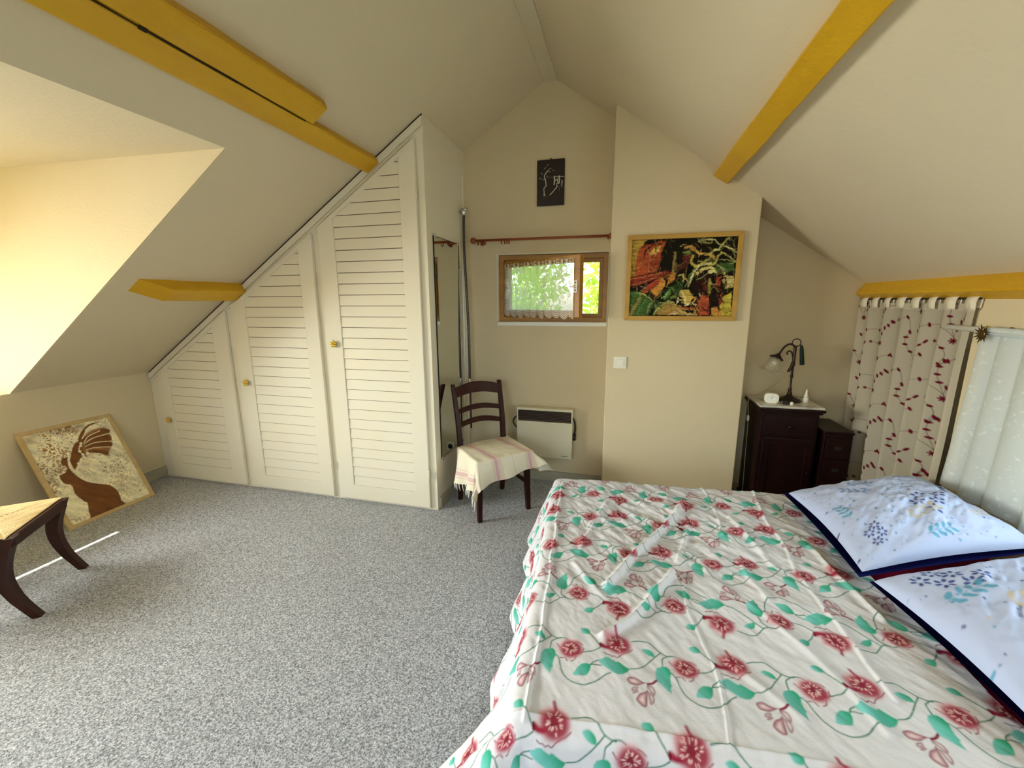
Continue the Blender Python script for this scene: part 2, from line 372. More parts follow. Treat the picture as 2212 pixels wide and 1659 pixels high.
# ------------------------------------------------------------------ the room
SL = lambda x: .92+.655*(x+3.846)          # left roof slope
SR = lambda x: 3.046-.68*(x+.525)          # right roof slope
YG, YC, YA, YF, YW = 3.31, 3.09, 3.42, -1.6, 2.604
DY0, DY1, DTOP = -.35, 1.77, -1.86          # dormer
S = dict(kind='structure')
MB().box(-4.0, 2.45, YF-.1, 3.75, -.12, 0).build('floor', 'carpet', label='speckled grey fitted carpet covering the whole floor', **S)
def slab(name, quads, mat, label, t=.1):
    m = MB()
    for q in quads:
        m.add([*q]+[(x, y, z+t) for x, y, z in q], [(0, 1, 2, 3), (7, 6, 5, 4), (0, 4, 5, 1), (1, 5, 6, 2), (2, 6, 7, 3), (3, 7, 4, 0)])
    return m.build(name, mat, label=label, **S)
def strip(f, x0, x1, y0, y1): return [(x0, y0, f(x0)), (x1, y0, f(x1)), (x1, y1, f(x1)), (x0, y1, f(x0))]
slab('ceiling_left', [strip(SL, -4.1, -.6, DY1, 3.75), strip(SL, DTOP, -.6, DY0, DY1), strip(SL, -4.1, -.6, YF-.1, DY0)], 'ceiling_paint', 'sloping cream ceiling on the dormer side')
slab('ceiling_right', [strip(SR, -.53, 2.45, YF-.1, 3.75)], 'ceiling_paint', 'sloping cream ceiling above the bed')
MB().prism([(-.615, 3.032), (-.515, 3.032), (-.515, 3.20), (-.615, 3.20)], 'y', YF, YG+.3).build('trim_1', 'ceiling_paint', bevel=.006, label='flat cream ridge board at the roof peak', **S)
slab('ceiling_dormer', [[(-4.768, DY0-.1, 2.285), (DTOP, DY0-.1, SL(DTOP)), (DTOP, DY1+.1, SL(DTOP)), (-4.768, DY1+.1, 2.285)]], 'ceiling_paint', 'flat cream ceiling of the dormer')  # outer edge extended as an unseen overhang to thin the sun strip
# kneewall under the dormer, dormer cheeks and front
MB().box(-4.4, -3.84, DY0, DY1, 0, .92).box(-4.0, -3.84, DY1, 3.75, 0, .93).box(-4.0, -3.84, YF-.1, DY0, 0, .93).build('wall_left', 'wall_paint', label='low cream wall below the dormer', **S)
for nm, y0, y1, lb in (('wall_dormer_far', DY1-.006, DY1+.1, 'bright cream dormer cheek beside the yellow stub beam'), ('wall_dormer_near', DY0-.1, DY0+.006, 'cream dormer cheek next to the camera side')):
    MB().prism([(DTOP, SL(DTOP)+.004), (-4.5, SL(DTOP)+.068), (-4.5, .90), (-3.846, .90), (-3.846, SL(-3.846)+.001)], 'y', y0, y1).build(nm, 'wall_paint', label=lb, **S)
MB().ring_prism([(DY0, .92), (DY1, .92), (DY1, 2.25), (DY0, 2.25)], [(DY0+.1, .97), (DY1-.1, .97), (DY1-.1, 2.08), (DY0+.1, 2.08)], 'x', -4.5, -4.4).build('wall_dormer_front', 'wall_paint', label='cream dormer front wall around its window', **S)
# gable wall with its window opening
WX0, WX1, WZ0, WZ1 = -.975, -.105, 1.305, 1.862
g = MB()
for x0, x1, z0, z1 in ((-4.1, WX0, 0, None), (WX1, .1, 0, None)):
    if x0 < -2: g.prism([(x0, z0), (x1, z0), (x1, SL(x1)+.05), (x0, SL(x0)+.05)], 'y', YG, YG+.32)
    else: g.prism([(x0, z0), (x1, z0), (x1, SR(x1)+.05), (x0, SR(x0)+.05)], 'y', YG, YG+.32)
g.prism([(WX0, 0), (WX1, 0), (WX1, WZ0), (WX0, WZ0)], 'y', YG, YG+.32)
g.prism([(WX0, WZ1), (WX1, WZ1), (WX1, SR(WX1)+.05), (-.525, 3.1), (-.6, 3.1), (WX0, SL(WX0)+.05)], 'y', YG, YG+.32)
g.build('wall_back', 'wall_paint', label='cream gable end wall with the small window', **S)
MB().prism([(-.09, 0), (.825, 0), (.825, SR(.825)+.05), (-.09, SR(-.09)+.05)], 'y', YC, YG+.32).build('wall_chimney', 'wall_paint', bevel=.006, label='cream chimney breast carrying the abstract painting', **S)
MB().prism([(.825, 0), (2.45, 0), (2.45, SR(2.45)+.05), (.825, SR(.825)+.05)], 'y', YA, YA+.25).build('wall_alcove', 'wall_paint', label='shaded cream alcove wall behind the lamp', **S)
# right kneewall: cream panel up to the curtain, window behind the sheer, dark eaves beyond the curtain
XR = 1.60; KW = (.45, 1.95, .70, 1.30)
MB().ring_prism([(YF, 0), (2.44, 0), (2.44, 1.62), (YF, 1.62)], [(KW[0], KW[2]), (KW[1], KW[2]), (KW[1], KW[3]), (KW[0], KW[3])], 'x', XR, XR+.10).build('wall_right', 'wall_paint', label='low cream wall behind the white sheer curtain', **S)
MB().box(XR+.1, 2.45, 2.36, 2.44, 0, 1.5).box(2.35, 2.45, 2.44, YA, 0, 1.3).build('wall_eaves', 'eaves_shade', label='unlit eaves cupboard behind the flowered curtain, its shade painted near black', **S)
# wall behind the camera with an assumed, unseen big window
RW = (-1.55, .05, .40, 1.95)
f = MB()
f.prism([(-4.1, 0), (RW[0], 0), (RW[0], SL(RW[0])+.05), (-4.1, SL(-4.1)+.05)], 'y', YF-.12, YF)
f.prism([(RW[1], 0), (2.45, 0), (2.45, SR(2.45)+.05), (RW[1], SR(RW[1])+.05)], 'y', YF-.12, YF)
f.prism([(RW[0], 0), (RW[1], 0), (RW[1], RW[2]), (RW[0], RW[2])], 'y', YF-.12, YF)
f.prism([(RW[0], RW[3]), (RW[1], RW[3]), (RW[1], SR(RW[1])+.05), (-.525, 3.1), (-.6, 3.1), (RW[0], SL(RW[0])+.05)], 'y', YF-.12, YF)
f.build('wall_front', 'wall_paint', label='cream end wall behind the camera', **S)
def simple_window(name, axis, t, a0, a1, z0, z1, label, w=.06, mull=True):
    wnd = thing(name, {'x': (t, (a0+a1)/2, z0), 'y': ((a0+a1)/2, t, z0)}[axis], label, None, kind='structure')
    rect = lambda d: [(a0+d, z0+d), (a1-d, z0+d), (a1-d, z1-d), (a0+d, z1-d)]
    m = MB().ring_prism(rect(.001), rect(w), axis, t-.03, t+.03)
    mid = (a0+a1)/2
    if mull: m.prism([(mid-.03, z0+w), (mid+.03, z0+w), (mid+.03, z1-w), (mid-.03, z1-w)], axis, t-.025, t+.025)
    m.build('window_frame', 'trim_white', wnd, bevel=.004)
    for p0, p1 in (((a0+w, mid-.03), (mid+.03, a1-w)) if mull else ((a0+w, a1-w),)):
        MB().prism([(p0, z0+w), (p1, z0+w), (p1, z1-w), (p0, z1-w)], axis, t-.003, t+.003).build('pane', 'window_glass', wnd)
    return wnd
simple_window('window_2', 'x', -4.45, DY0+.1, DY1-.1, .97, 2.08, 'white dormer window')
simple_window('window_3', 'x', XR+.05, *KW, 'low window behind the white sheer curtain')
simple_window('window_4', 'y', YF-.06, *RW, 'assumed, unseen wide window behind the camera')
# skirting
MB().box(-3.84, -3.822, YF, YW, 0, .085).build('baseboard_left', 'skirting', bevel=.004, label='brownish skirting under the leaning picture', **S)
MB().box(-1.22, -.09, YG-.016, YG, 0, .085).build('baseboard_back', 'skirting', bevel=.004, label='brownish skirting below the wall heater', **S)
MB().box(.825, XR, YA-.016, YA, 0, .085).build('baseboard_alcove', 'skirting', bevel=.004, label='skirting behind the dark chests', **S)
MB().box(XR-.016, XR, YF, 2.44, 0, .085).build('baseboard_right', 'skirting', bevel=.004, label='skirting behind the bed head', **S)

# ------------------------------------------------------------------ yellow roof beams
nL = Vector((.655, 0, -1)).normalized(); tL = Vector((1, 0, .655)).normalized()     # into the room / uphill
nR = Vector((-.68, 0, -1)).normalized(); tR = Vector((-1, 0, .68)).normalized()
def slope_beam(m, base, t, n, w0, w1, depth, y0, y1, cut0=0, cut1=0, nseg=24, wob=.0015, seed=1):
    """beam lying along Y on a slope; base point (x, z) on slope, from w0 to w1 uphill, depth into the room; ends cut on a slant"""
    B = Vector((base[0], 0, base[1])); V = []; F = []
    prof = [(w0, -.02), (w0, depth-.006), (w0+.006, depth), (w1-.006, depth), (w1, depth-.006), (w1, -.02)]
    rg = np.random.default_rng(seed)
    for i in range(nseg+1):
        k = i/nseg
        for j, (a, d) in enumerate(prof):
            ya = y0+cut0*max(0, depth-d)*0+cut0*(d/depth if depth else 0); yb = y1-cut1*(d/depth if depth else 0)
            jit = rg.normal(0, wob) if 0 < i < nseg else 0
            p = B+t*(a+jit)+n*(d+(jit*.5 if d > 0 else 0)); V.append((p.x, ya+(yb-ya)*k, p.z))
    q = len(prof)
    for i in range(nseg):
        for j in range(q): F.append((i*q+j, i*q+(j+1) % q, (i+1)*q+(j+1) % q, (i+1)*q+j))
    F += [list(range(q))[::-1], [nseg*q+j for j in range(q)]]
    m.add(V, F); return m
b = thing('roof_beam', (-1.64, .5, 2.35), 'long doubled yellow beam running along the left ceiling slope to the wardrobe', 'beam')
slope_beam(MB(), (-1.655, SL(-1.655)), tL, nL, 0, .105, .055, YF, 2.585, seed=1).build('main_timber', 'yellow_beam', b)
slope_beam(MB(), (-1.655, SL(-1.655)), tL, nL, .109, .222, .058, YF, 1.995, cut1=.02, seed=2, wob=.003).build('added_timber', 'yellow_beam', b)
cr = MB()
for y0, y1, w in ((-1.5, 1.20, .0022), (1.20, 1.55, .0045), (1.55, 1.93, .0022)):
    c0 = Vector((-1.655, 0, SL(-1.655)))+tL*.107+nL*.0565; cr.obox((c0.x, (y0+y1)/2, c0.z), tL*w*.7, (0, (y1-y0)/2, 0), nL*.0018)
c0 = Vector((-1.655, 0, SL(-1.655)))+tL*.107+nL*.0575; cr.obox((c0.x, 1.20, c0.z), tL*.007, (0, .012, 0), nL*.002)
cr.build('joint_crack', 'dark_crack', b, label='dark crack between the two timbers')
slope_beam(MB(), (.64, SR(.64)), tR, nR, 0, .108, .045, YF, YC+.0, seed=3).build('roof_beam', 'yellow_beam', label='yellow beam along the right ceiling slope ending at the chimney breast', cat='beam')
slope_beam(MB(), (-2.855, SL(-2.855)), tL, nL, 0, .125, .075, 1.90, 2.59, cut0=.17, seed=4, nseg=10).build('roof_beam', 'yellow_beam', label='short yellow stub beam between dormer cheek and middle wardrobe door', cat='beam')
slope_beam(MB(), (1.66, SR(1.66)), tR, nR, 0, .085, .085, YF, YA-.005, seed=5).build('roof_beam', 'yellow_beam', label='yellow beam on top of the low wall above the flowered curtain', cat='beam')

# ------------------------------------------------------------------ built-in wardrobe
wd = thing('wardrobe', (-2.54, YW, 0), 'white built-in wardrobe under the slope with three louvred doors', 'wardrobe')
MB().prism([(-3.84, 0), (-1.235, 0), (-1.235, SL(-1.235)-.003), (-3.838, SL(-3.838)-.003)], 'y', YW, YW+.03).build('face_frame', 'white_gloss', wd)
MB().prism([(YW+.03, 0), (YG-.001, 0), (YG-.001, SL(-1.235)-.004), (YW+.03, SL(-1.235)-.004)], 'x', -1.262, -1.235).build('side_panel', 'white_gloss', wd)
def slope_strip(off, h, y, t):   # moulding that follows the slope on the face
    c, s_ = tL.x, tL.z; P = []
    for x, o_ in ((-3.835, off), (-1.237, off), (-1.237, off+h), (-3.835, off+h)): P.append((x, SL(x)-o_/c))
    return MB().prism(P, 'y', y-t, y+.001)
slope_strip(.012, .040, YW, .014).build('cornice', 'white_gloss', wd, bevel=.003)
slope_strip(.060, .012, YW, .008).build('cornice_bead', 'white_gloss', wd, bevel=.002)
slope_strip(-.002, .010, YW, .003).build('gap_shade_strip', 'fitted_black', wd)  # black strip painted as the shade where wardrobe meets slope
MB().box(-3.84, -1.235, YW-.006, YW, 0, .012).build('plinth', 'white_gloss', wd)
MB().box(-1.290+.012, -1.2352, YW-.004, YW, .012, 2.50).build('corner_post', 'white_gloss', wd)
MB().box(-1.2352, -1.231, YG-.05, YG-.03, .085, 2.45).build('conduit', 'trim_white', wd)
MB().box(-1.2352, -1.222, YW+.03, YG-.016, 0, .085).build('baseboard', 'skirting', wd)
def louvre_door(xl, xr, zl, zr, il, ir, ib, itl, itr, knob):
    y0, y1 = YW-.026, YW-.002
    d = MB().ring_prism([(xl, .018), (xr, .018), (xr, zr), (xl, zl)], [(il, ib), (ir, ib), (ir, itr), (il, itl)], 'y', y0, y1).build('door', 'white_gloss', wd, bevel=.003)
    WLOC[d.name] = WLOC[wd.name]
    top = lambda x: itl+(itr-itl)*(x-il)/(ir-il); xat = lambda z: il+(ir-il)*(z-itl)/(itr-itl)
    pitch = .0745; z = ib+.002
    while z < itr-.012:
        za, zb = z, z+pitch-.0045
        lo = il+.001 if za < itl else xat(za)+.001
        if zb <= itl: P = [(lo, za), (ir-.001, za), (ir-.001, zb), (il+.001, zb)]
        else:
            P = [(lo, za), (ir-.001, za)]
            if zb < itr: P += [(ir-.001, zb), (xat(zb), zb)]
            else: P += [(ir-.001, itr-.002)]
            if za < itl: P += [(il+.001, itl)]
        n = len(P); yo = lambda zz: y0+.004+.006*(zz-za)/pitch   # lower edge stands proud of the slat below
        MB().add([(x, yo(zz), zz) for x, zz in P]+[(x, yo(zz)+.006, zz) for x, zz in P], [list(range(n)), [n+i for i in range(n)][::-1]]+[(i, n+i, n+(i+1) % n, (i+1) % n) for i in range(n)]).build('slat', 'white_gloss', d)
        z += pitch
    MB().prism([(il-.01, ib-.01), (ir+.01, ib-.01), (ir+.01, itr-.002), (il-.01, itl-.010)], 'y', y0+.0115, y1-.0005).build('backing', 'slat_gap_shade', d)
    k = MB(); kx, kz = knob
    for i in range(5):
        a = R(90+72*i); k.ball((kx+.015*math.cos(a), y0-.020, kz+.015*math.sin(a)), .0115, 10, (1, .6, 1))
    k.ball((kx, y0-.025, kz), .009, 10).tube([(kx, y0, kz), (kx, y0-.02, kz)], .006, 8)
    k.build('knob', 'gold', d, True, label='gold flower knob')
    for hz in (.28, zr-.32):
        MB().tube([(xr+.003, y0-.002, hz-.03), (xr+.003, y0-.002, hz+.03)], .006, 8).build('hinge', 'white_gloss', d, True)
louvre_door(-2.036, -1.287, 2.000, 2.490, -1.912, -1.402, .130, 2.050, 2.385, (-1.972, 1.205))
louvre_door(-2.862, -2.098, 1.472, 1.965, -2.733, -2.213, .123, 1.517, 1.857, (-2.792, .888))
louvre_door(-3.712, -2.933, .930, 1.432, -3.605, -3.072, .145, .965, 1.312, (-3.650, .528))

# mirror and hose on the wardrobe's side
mx = -1.235
mr = thing('wall_mirror', (mx, 2.91, .37), 'tall narrow frameless mirror on the side of the wardrobe', 'mirror')
MB().box(mx+.002, mx+.008, 2.690, 3.135, .368, 1.925).build('mirror_glass', 'mirror_silver', mr)
MB().ring_prism([(2.686, .364), (3.139, .364), (3.139, 1.929), (2.686, 1.929)], [(2.690, .368), (3.135, .368), (3.135, 1.925), (2.690, 1.925)], 'x', mx+.0005, mx+.0085).build('edge', 'fitted_black', mr)
for y, z in ((2.70, 1.93), (3.12, 1.93), (2.70, .362), (3.12, .362)):
    MB().box(mx+.0006, mx+.014, y-.012, y+.012, z-.014, z+.014).build('clip', 'chrome', mr, bevel=.003)
hs = thing('shower_hose', (-1.205, 3.19, .45), 'grey flexible hose with chrome fittings hanging in the corner beside the mirror', 'hose')
MB().tube([(-1.2345, 3.20, 2.17), (-1.195, 3.20, 2.17)], .012, 12).lathe([(.020, 0), (.020, .05)], (-1.205, 3.20, 2.145)).tube([(-1.205, 3.20, 2.18), (-1.175, 3.17, 2.185)], .013, 12).build('bracket', 'chrome', hs, True)
hp = smooth_path([(-1.205, 3.20, 2.15), (-1.208, 3.20, 1.9), (-1.198, 3.20, 1.6), (-1.188, 3.20, 1.3), (-1.186, 3.20, 1.0), (-1.188, 3.20, .86)], 14)
MB().tube(hp, [.0095+.0012*(i % 2) for i in range(len(hp))], 10).build('hose', 'hose_metal', hs, True)
MB().tube([(-1.215, 3.17, 1.75), (-1.214, 3.17, .86)], .006, 8).build('pipe', 'trim_white', hs, True)
MB().lathe([(.012, 0), (.012, .06), (.009, .08)], (-1.188, 3.20, .80)).torus((-1.188, 3.20, .775), .016, .004, (0, 1, 0)).build('fitting', 'chrome', hs, True)
MB().tube([(-1.186, 3.20, .76), (-1.184, 3.20, .45)], .008, 8).build('lower_hose', 'hose_metal', hs, True)

# ------------------------------------------------------------------ gable window with its open sash
def homog(corners):
    """artwork sketch coordinates -> unit square; corners TL, TR, BR, BL"""
    A = []; B = []
    for (x, y), (u, v) in zip(corners, ((0, 1), (1, 1), (1, 0), (0, 0))):
        A += [[x, y, 1, 0, 0, 0, -u*x, -u*y], [0, 0, 0, x, y, 1, -v*x, -v*y]]; B += [u, v]
    h = np.linalg.solve(np.array(A, float), np.array(B, float))
    return lambda x, y: ((h[0]*x+h[1]*y+h[2])/(h[6]*x+h[7]*y+1), (h[3]*x+h[4]*y+h[5])/(h[6]*x+h[7]*y+1))
def pts(s): return [tuple(float(v) for v in a.split(',')) for a in s.split()]
w1 = thing('window_1', (-.54, YG, WZ0), 'small oak framed window in the gable wall, its sash ajar', None, kind='structure')
FY = YG+.055
rect = lambda x0, x1, z0, z1: [(x0, z0), (x1, z0), (x1, z1), (x0, z1)]
fx0, fx1, fz0, fz1 = WX0+.004, WX1-.004, WZ0+.028, WZ1-.004
MB().ring_prism(rect(fx0, fx1, fz0, fz1), rect(fx0+.038, fx1-.038, fz0+.038, fz1-.038), 'y', FY, FY+.07).build('outer_frame', 'oak_frame', w1, bevel=.004)
MB().ring_prism(rect(fx0+.038, fx1-.038, fz0+.038, fz1-.038), rect(fx0+.068, fx1-.068, fz0+.066, fz1-.066), 'y', FY+.02, FY+.07).build('inner_frame', 'oak_frame', w1, bevel=.003)
MB().box(WX0, WX1, YG-.006, FY, WZ0-.0, fz0).build('sill', 'trim_white', w1, bevel=.003)
MB().ring_prism(rect(WX0-.0005, WX1+.0005, WZ0-.0005, WZ1+.0005), rect(WX0+.003, WX1-.003, WZ0+.002, WZ1-.003), 'y', YG-.003, FY).build('reveal', 'trim_white', w1)
th = R(33); HX, HY = fx0+.05, FY+.012
Ms = Matrix.Translation((HX, HY, 0)) @ Matrix.Rotation(-th, 4, 'Z')
SW, sz0, sz1 = .775, fz0+.052, fz1-.052
sh = MB(Ms).ring_prism(rect(0, SW, sz0, sz1), rect(.055, SW-.055, sz0+.048, sz1-.048), 'y', -.02, .02).build('sash', 'oak_frame', w1, bevel=.003)
WLOC[sh.name] = WLOC[w1.name]
MB(Ms).box(.055, SW-.055, -.003, .003, sz0+.048, sz1-.048).build('pane', 'window_glass', sh)
hd = MB(Ms); hz = (sz0+sz1)/2
hd.ring_prism(rect(SW-.047, SW-.017, hz+.012, hz+.040), rect(SW-.040, SW-.024, hz+.019, hz+.033), 'y', -.028, -.0205)
hd.ring_prism(rect(SW-.047, SW-.017, hz-.040, hz-.012), rect(SW-.040, SW-.024, hz-.033, hz-.019), 'y', -.028, -.0205)
hd.box(SW-.025, SW-.017, -.03, -.0205, hz-.012, hz+.012); hd.tube([(SW-.032, -.0205, hz), (SW-.075, -.035, hz)], .005, 8)
hd.build('latch', 'white_plastic', sh, label='white metal latch')
# lace half-curtain on the sash
lw0, lw1 = .022, SW-.045; lt, lb = sz1-.022, sz0-.012
cv = Canvas(0, 1, 0, 1, .0035, (.92, .93, .90)); cv.a[..., 3] = .52
for i in range(60):                                # scattered lace flowers and stems
    c = (rng.uniform(.02, .98), rng.uniform(.25, .93)); r = rng.uniform(.018, .04)
    for k in range(6):
        a = k*math.pi/3+i; cv.blob((c[0]+r*.55*math.cos(a), c[1]+r*.9*math.sin(a)), r*.45, r*.7, (.92, .92, .86, .92), .9, .5)
    cv.line([(c[0], c[1]), (c[0]+rng.uniform(-.05, .05), c[1]-.1)], .008, (.92, .92, .86, .9), .8)
U, V = np.meshgrid(np.arange(cv.n)*cv.res, np.arange(cv.m)*cv.res, indexing='ij')
sc = np.abs(((U*9.5) % 1)-.5)*2                    # scallops
edge = .065*sc**1.4
band = (V < .24) & (np.sin((V-edge*.9)*190) > -.2); cv.a[band, 3] = .9; cv.a[(V < .24) & ~band, 3] = .25
cv.a[V > .93, 3] = np.where(np.sin(U[V > .93]*120) > -.5, .9, .1); cv.a[V < edge, 3] = 0
cv.a[(V > .93) & (((U*13 % 1)-.5)**2*.006+(V-.965)**2 < .0004), 3] = 0
nu, nv = 190, 130; gu, gv = np.meshgrid(np.linspace(0, 1, nu), np.linspace(0, 1, nv), indexing='ij')
yy = -.034-.006*np.sin(gu*2*np.pi*9.5+.6)*(1.05-gv)-.004*np.sin(gu*31)*(1-gv)
P = np.stack([lw0+(lw1-lw0)*gu+.006*(gv-.5)*np.cos(gu*60), yy, lb+(lt-lb)*gv+.004*np.sin(gu*41)], -1)
P = np.einsum('ij,abj->abi', np.array(Ms.to_3x3()), P)+np.array(Ms.translation)
grid_obj('lace_curtain', P, 'lace', col=cv.sample(gu, gv), label='white scalloped lace half-curtain on the open window sash', cat='curtain')

# curtain rod above the window
rz, ry = 1.958, 3.235
rd = thing('curtain_rod', (-.62, ry, rz), 'reddish brown wooden curtain rod with rings above the small window', 'curtain rod')
MB().tube([(-1.115, ry, rz+.004), (-.098, ry, rz)], .0095, 14).build('rod', 'rod_wood', rd, True)
MB().ball((-1.145, ry, rz+.004), .024, 16).lathe([(.011, 0), (.016, .012), (.009, .022)], (-1.12, ry, rz+.004), 16, (-1, 0, 0)).build('finial', 'rod_wood', rd, True)
MB().lathe([(.020, 0), (.020, .012), (.014, .02)], (-.0905, ry, rz), 16, (-1, 0, 0)).tube([(-.115, ry, rz), (-.115, YG, rz-.005)], .010, 10).build('bracket', 'rod_wood', rd, True)
MB().tube([(-1.09, ry, rz+.0), (-1.09, YG, rz-.01)], .009, 10).lathe([(.018, 0), (.018, .01)], (-1.09, YG, rz-.01), 14, (0, -1, 0)).build('bracket', 'rod_wood', rd, True)
for x in (-1.105, -1.048, -.915, -.890, -.872, -.855):
    MB().torus((x, ry, rz-.010), .019, .0032, (1, .12, 0), 18, 6).build('ring', 'rod_wood', rd, True)
    MB().tube([(x, ry, rz-.030), (x+.003, ry, rz-.044), (x-.002, ry, rz-.056)], .0022, 6).build('hook', 'white_plastic', rd, True)

# black lacquer panel above the window
pn = thing('lacquer_panel', (-.55, YG-.006, 2.197), 'small black lacquer panel with inlaid tree high on the gable wall', 'wall panel')
MB().box(-.653, -.447, YG-.013, YG, 2.199, 2.520).build('board', 'black_lacquer', pn, bevel=.004)
MB().box(-.555, -.545, YG-.010, YG-.002, 2.518, 2.528).build('hanger', 'black_plastic', pn)
H = homog([(270, 255), (1020, 205), (1005, 1430), (270, 1465)]); T = lambda s: [(u*.206, v*.321) for u, v in (H(*p) for p in pts(s))]
cv = Canvas(0, .206, 0, .321, .0011, (.012, .004, .005))
pearl = (.50, .48, .40); dim = (.14, .12, .10)
for s, w, c in (('470,1170 465,1080 460,1000 515,930 510,850 500,770 470,700 495,620 540,560 580,530', .006, pearl), ('500,770 430,765', .004, pearl), ('470,690 430,640 390,610', .003, dim), ('420,760 370,720 330,745', .003, dim),
                ('570,500 620,480 680,470', .004, dim), ('460,480 520,430 560,380', .003, dim), ('560,720 640,708 710,705', .004, dim), ('740,690 745,800 735,890', .009, pearl), ('740,800 800,770', .006, pearl),
                ('870,680 875,780 860,870', .009, pearl), ('820,740 830,860', .006, (.45, .42, .2)), ('740,690 860,685 1000,695', .004, pearl), ('805,870 805,960 760,1020 690,1100 620,1170', .006, pearl), ('805,890 850,960 880,1060', .003, dim), ('850,960 980,955', .003, dim), ('950,800 935,910', .010, (.30, .26, .28))):
    cv.line(T(s), w, c)
for s in ('570,375', '475,470', '625,480', '715,525', '395,600', '350,735', '545,678', '610,560'): cv.blob(T(s)[0], .010, .006, (.30, .28, .24), .8, .2)
cv.blob(T('475,1170')[0], .011, .014, (.34, .32, .14), .9, .3)
nu, nv = 150, 230; gu, gv = np.meshgrid(np.linspace(.004, .202, nu), np.linspace(.004, .317, nv), indexing='ij')
grid_obj('inlay', np.stack([-.653+gu, gu*0+YG-.0136, 2.199+gv], -1), 'lacquer_print', pn, cv.sample(gu, gv), smooth=False, label='mother of pearl tree and figures')

# electric wall heater
ht = thing('wall_heater', (-.565, 3.27, .235), 'cream electric wall heater with a dark slatted grille', 'heater')
hx0, hx1, hy, hz0, hz1 = -.795, -.338, 3.225, .232, .648
MB().box(hx0, hx1, hy, YG-.02, hz0, .535).build('front_panel', 'heater_cream', ht, bevel=.006)
MB().box(hx0, hx1, hy-.004, YG-.02, .628, hz1).box(hx0, hx0+.010, hy, YG-.02, .535, .63).box(hx1-.010, hx1, hy, YG-.02, .535, .63).build('hood', 'heater_cream', ht, bevel=.004)
MB().box(hx0+.010, hx1-.010, hy+.022, hy+.03, .535, .628).build('grille_recess', 'heater_dark', ht)
for i in range(7): MB().obox(((hx0+hx1)/2, hy+.010, .5445+i*.0122), ((hx1-hx0)/2-.011, 0, 0), (0, .007, -.003), (0, .0009, .0021)).build('grille_slat', 'heater_slat', ht)
MB().tube(smooth_path([(hx0+.002, 3.27, .570), (hx0-.035, 3.275, .535), (hx0-.040, 3.275, .495), (hx0+.002, 3.275, .445)], 6), .0055, 8).build('cable', 'black_plastic', ht, True)
MB().tube(smooth_path([(hx1-.002, 3.26, .575), (hx1+.014, 3.265, .54), (hx1+.018, 3.27, .48), (hx1+.012, 3.275, .43)], 6), .007, 8).box(hx1+.0, hx1+.024, 3.262, 3.29, .385, .435).build('cable', 'black_plastic', ht, True)
MB().box(hx1-.085, hx1-.032, hy-.0012, hy, .2555, .2595).build('brand_mark', 'black_plastic', ht, label='small dark maker mark')
MB().box(hx0+.05, hx1-.05, YG-.021, YG, .30, .60).build('wall_bracket', 'grey_stuff', ht)

# switch and socket
sw = thing('light_switch', (.008, YC, 1.02), 'white square light switch on the chimney breast below the painting', 'switch')
MB().box(-.038, .052, YC-.009, YC, 1.018, 1.103).build('plate', 'white_plastic', sw, bevel=.003)
MB().box(-.020, .034, YC-.013, YC-.008, 1.035, 1.086).build('rocker', 'white_plastic', sw, bevel=.002)
so = thing('wall_socket', (-1.03, YG, .22), 'white socket low on the gable wall behind the chair', 'socket')
MB().box(-1.07, -.99, YG-.010, YG, .19, .27).build('plate', 'white_plastic', so, bevel=.003)
MB().lathe([(.022, 0), (.022, .004), (.018, .004), (.018, 0.001)], (-1.03, YG-.010, .23), 20, (0, -1, 0)).build('socket_face', 'black_plastic', so)

# ------------------------------------------------------------------ abstract painting on the chimney breast
pt = thing('painting', (.379, YC, 1.366), 'abstract painting in red, yellow and green in a gilt frame on the chimney breast', 'painting')
px0, px1, pz0, pz1 = .022, .735, 1.364, 1.930; fw = .030
for nm, P in (('bottom', [(px0, pz0), (px1, pz0), (px1-fw, pz0+fw), (px0+fw, pz0+fw)]), ('right', [(px1, pz0), (px1, pz1), (px1-fw, pz1-fw), (px1-fw, pz0+fw)]),
              ('top', [(px1, pz1), (px0, pz1), (px0+fw, pz1-fw), (px1-fw, pz1-fw)]), ('left', [(px0, pz1), (px0, pz0), (px0+fw, pz0+fw), (px0+fw, pz1-fw)])):
    MB().prism(P, 'y', YC-.024, YC).build('frame_bar', 'brass_wood', pt, bevel=.002)
pw, ph = px1-px0-2*fw, pz1-pz0-2*fw
H = homog([(178, 292), (1860, 205), (1735, 1450), (128, 1468)]); T = lambda s: [(u*pw, v*ph) for u, v in (H(*p) for p in pts(s))]
cv = Canvas(0, pw, 0, ph, .0016, lin((24, 20, 8))); K = ph/1250
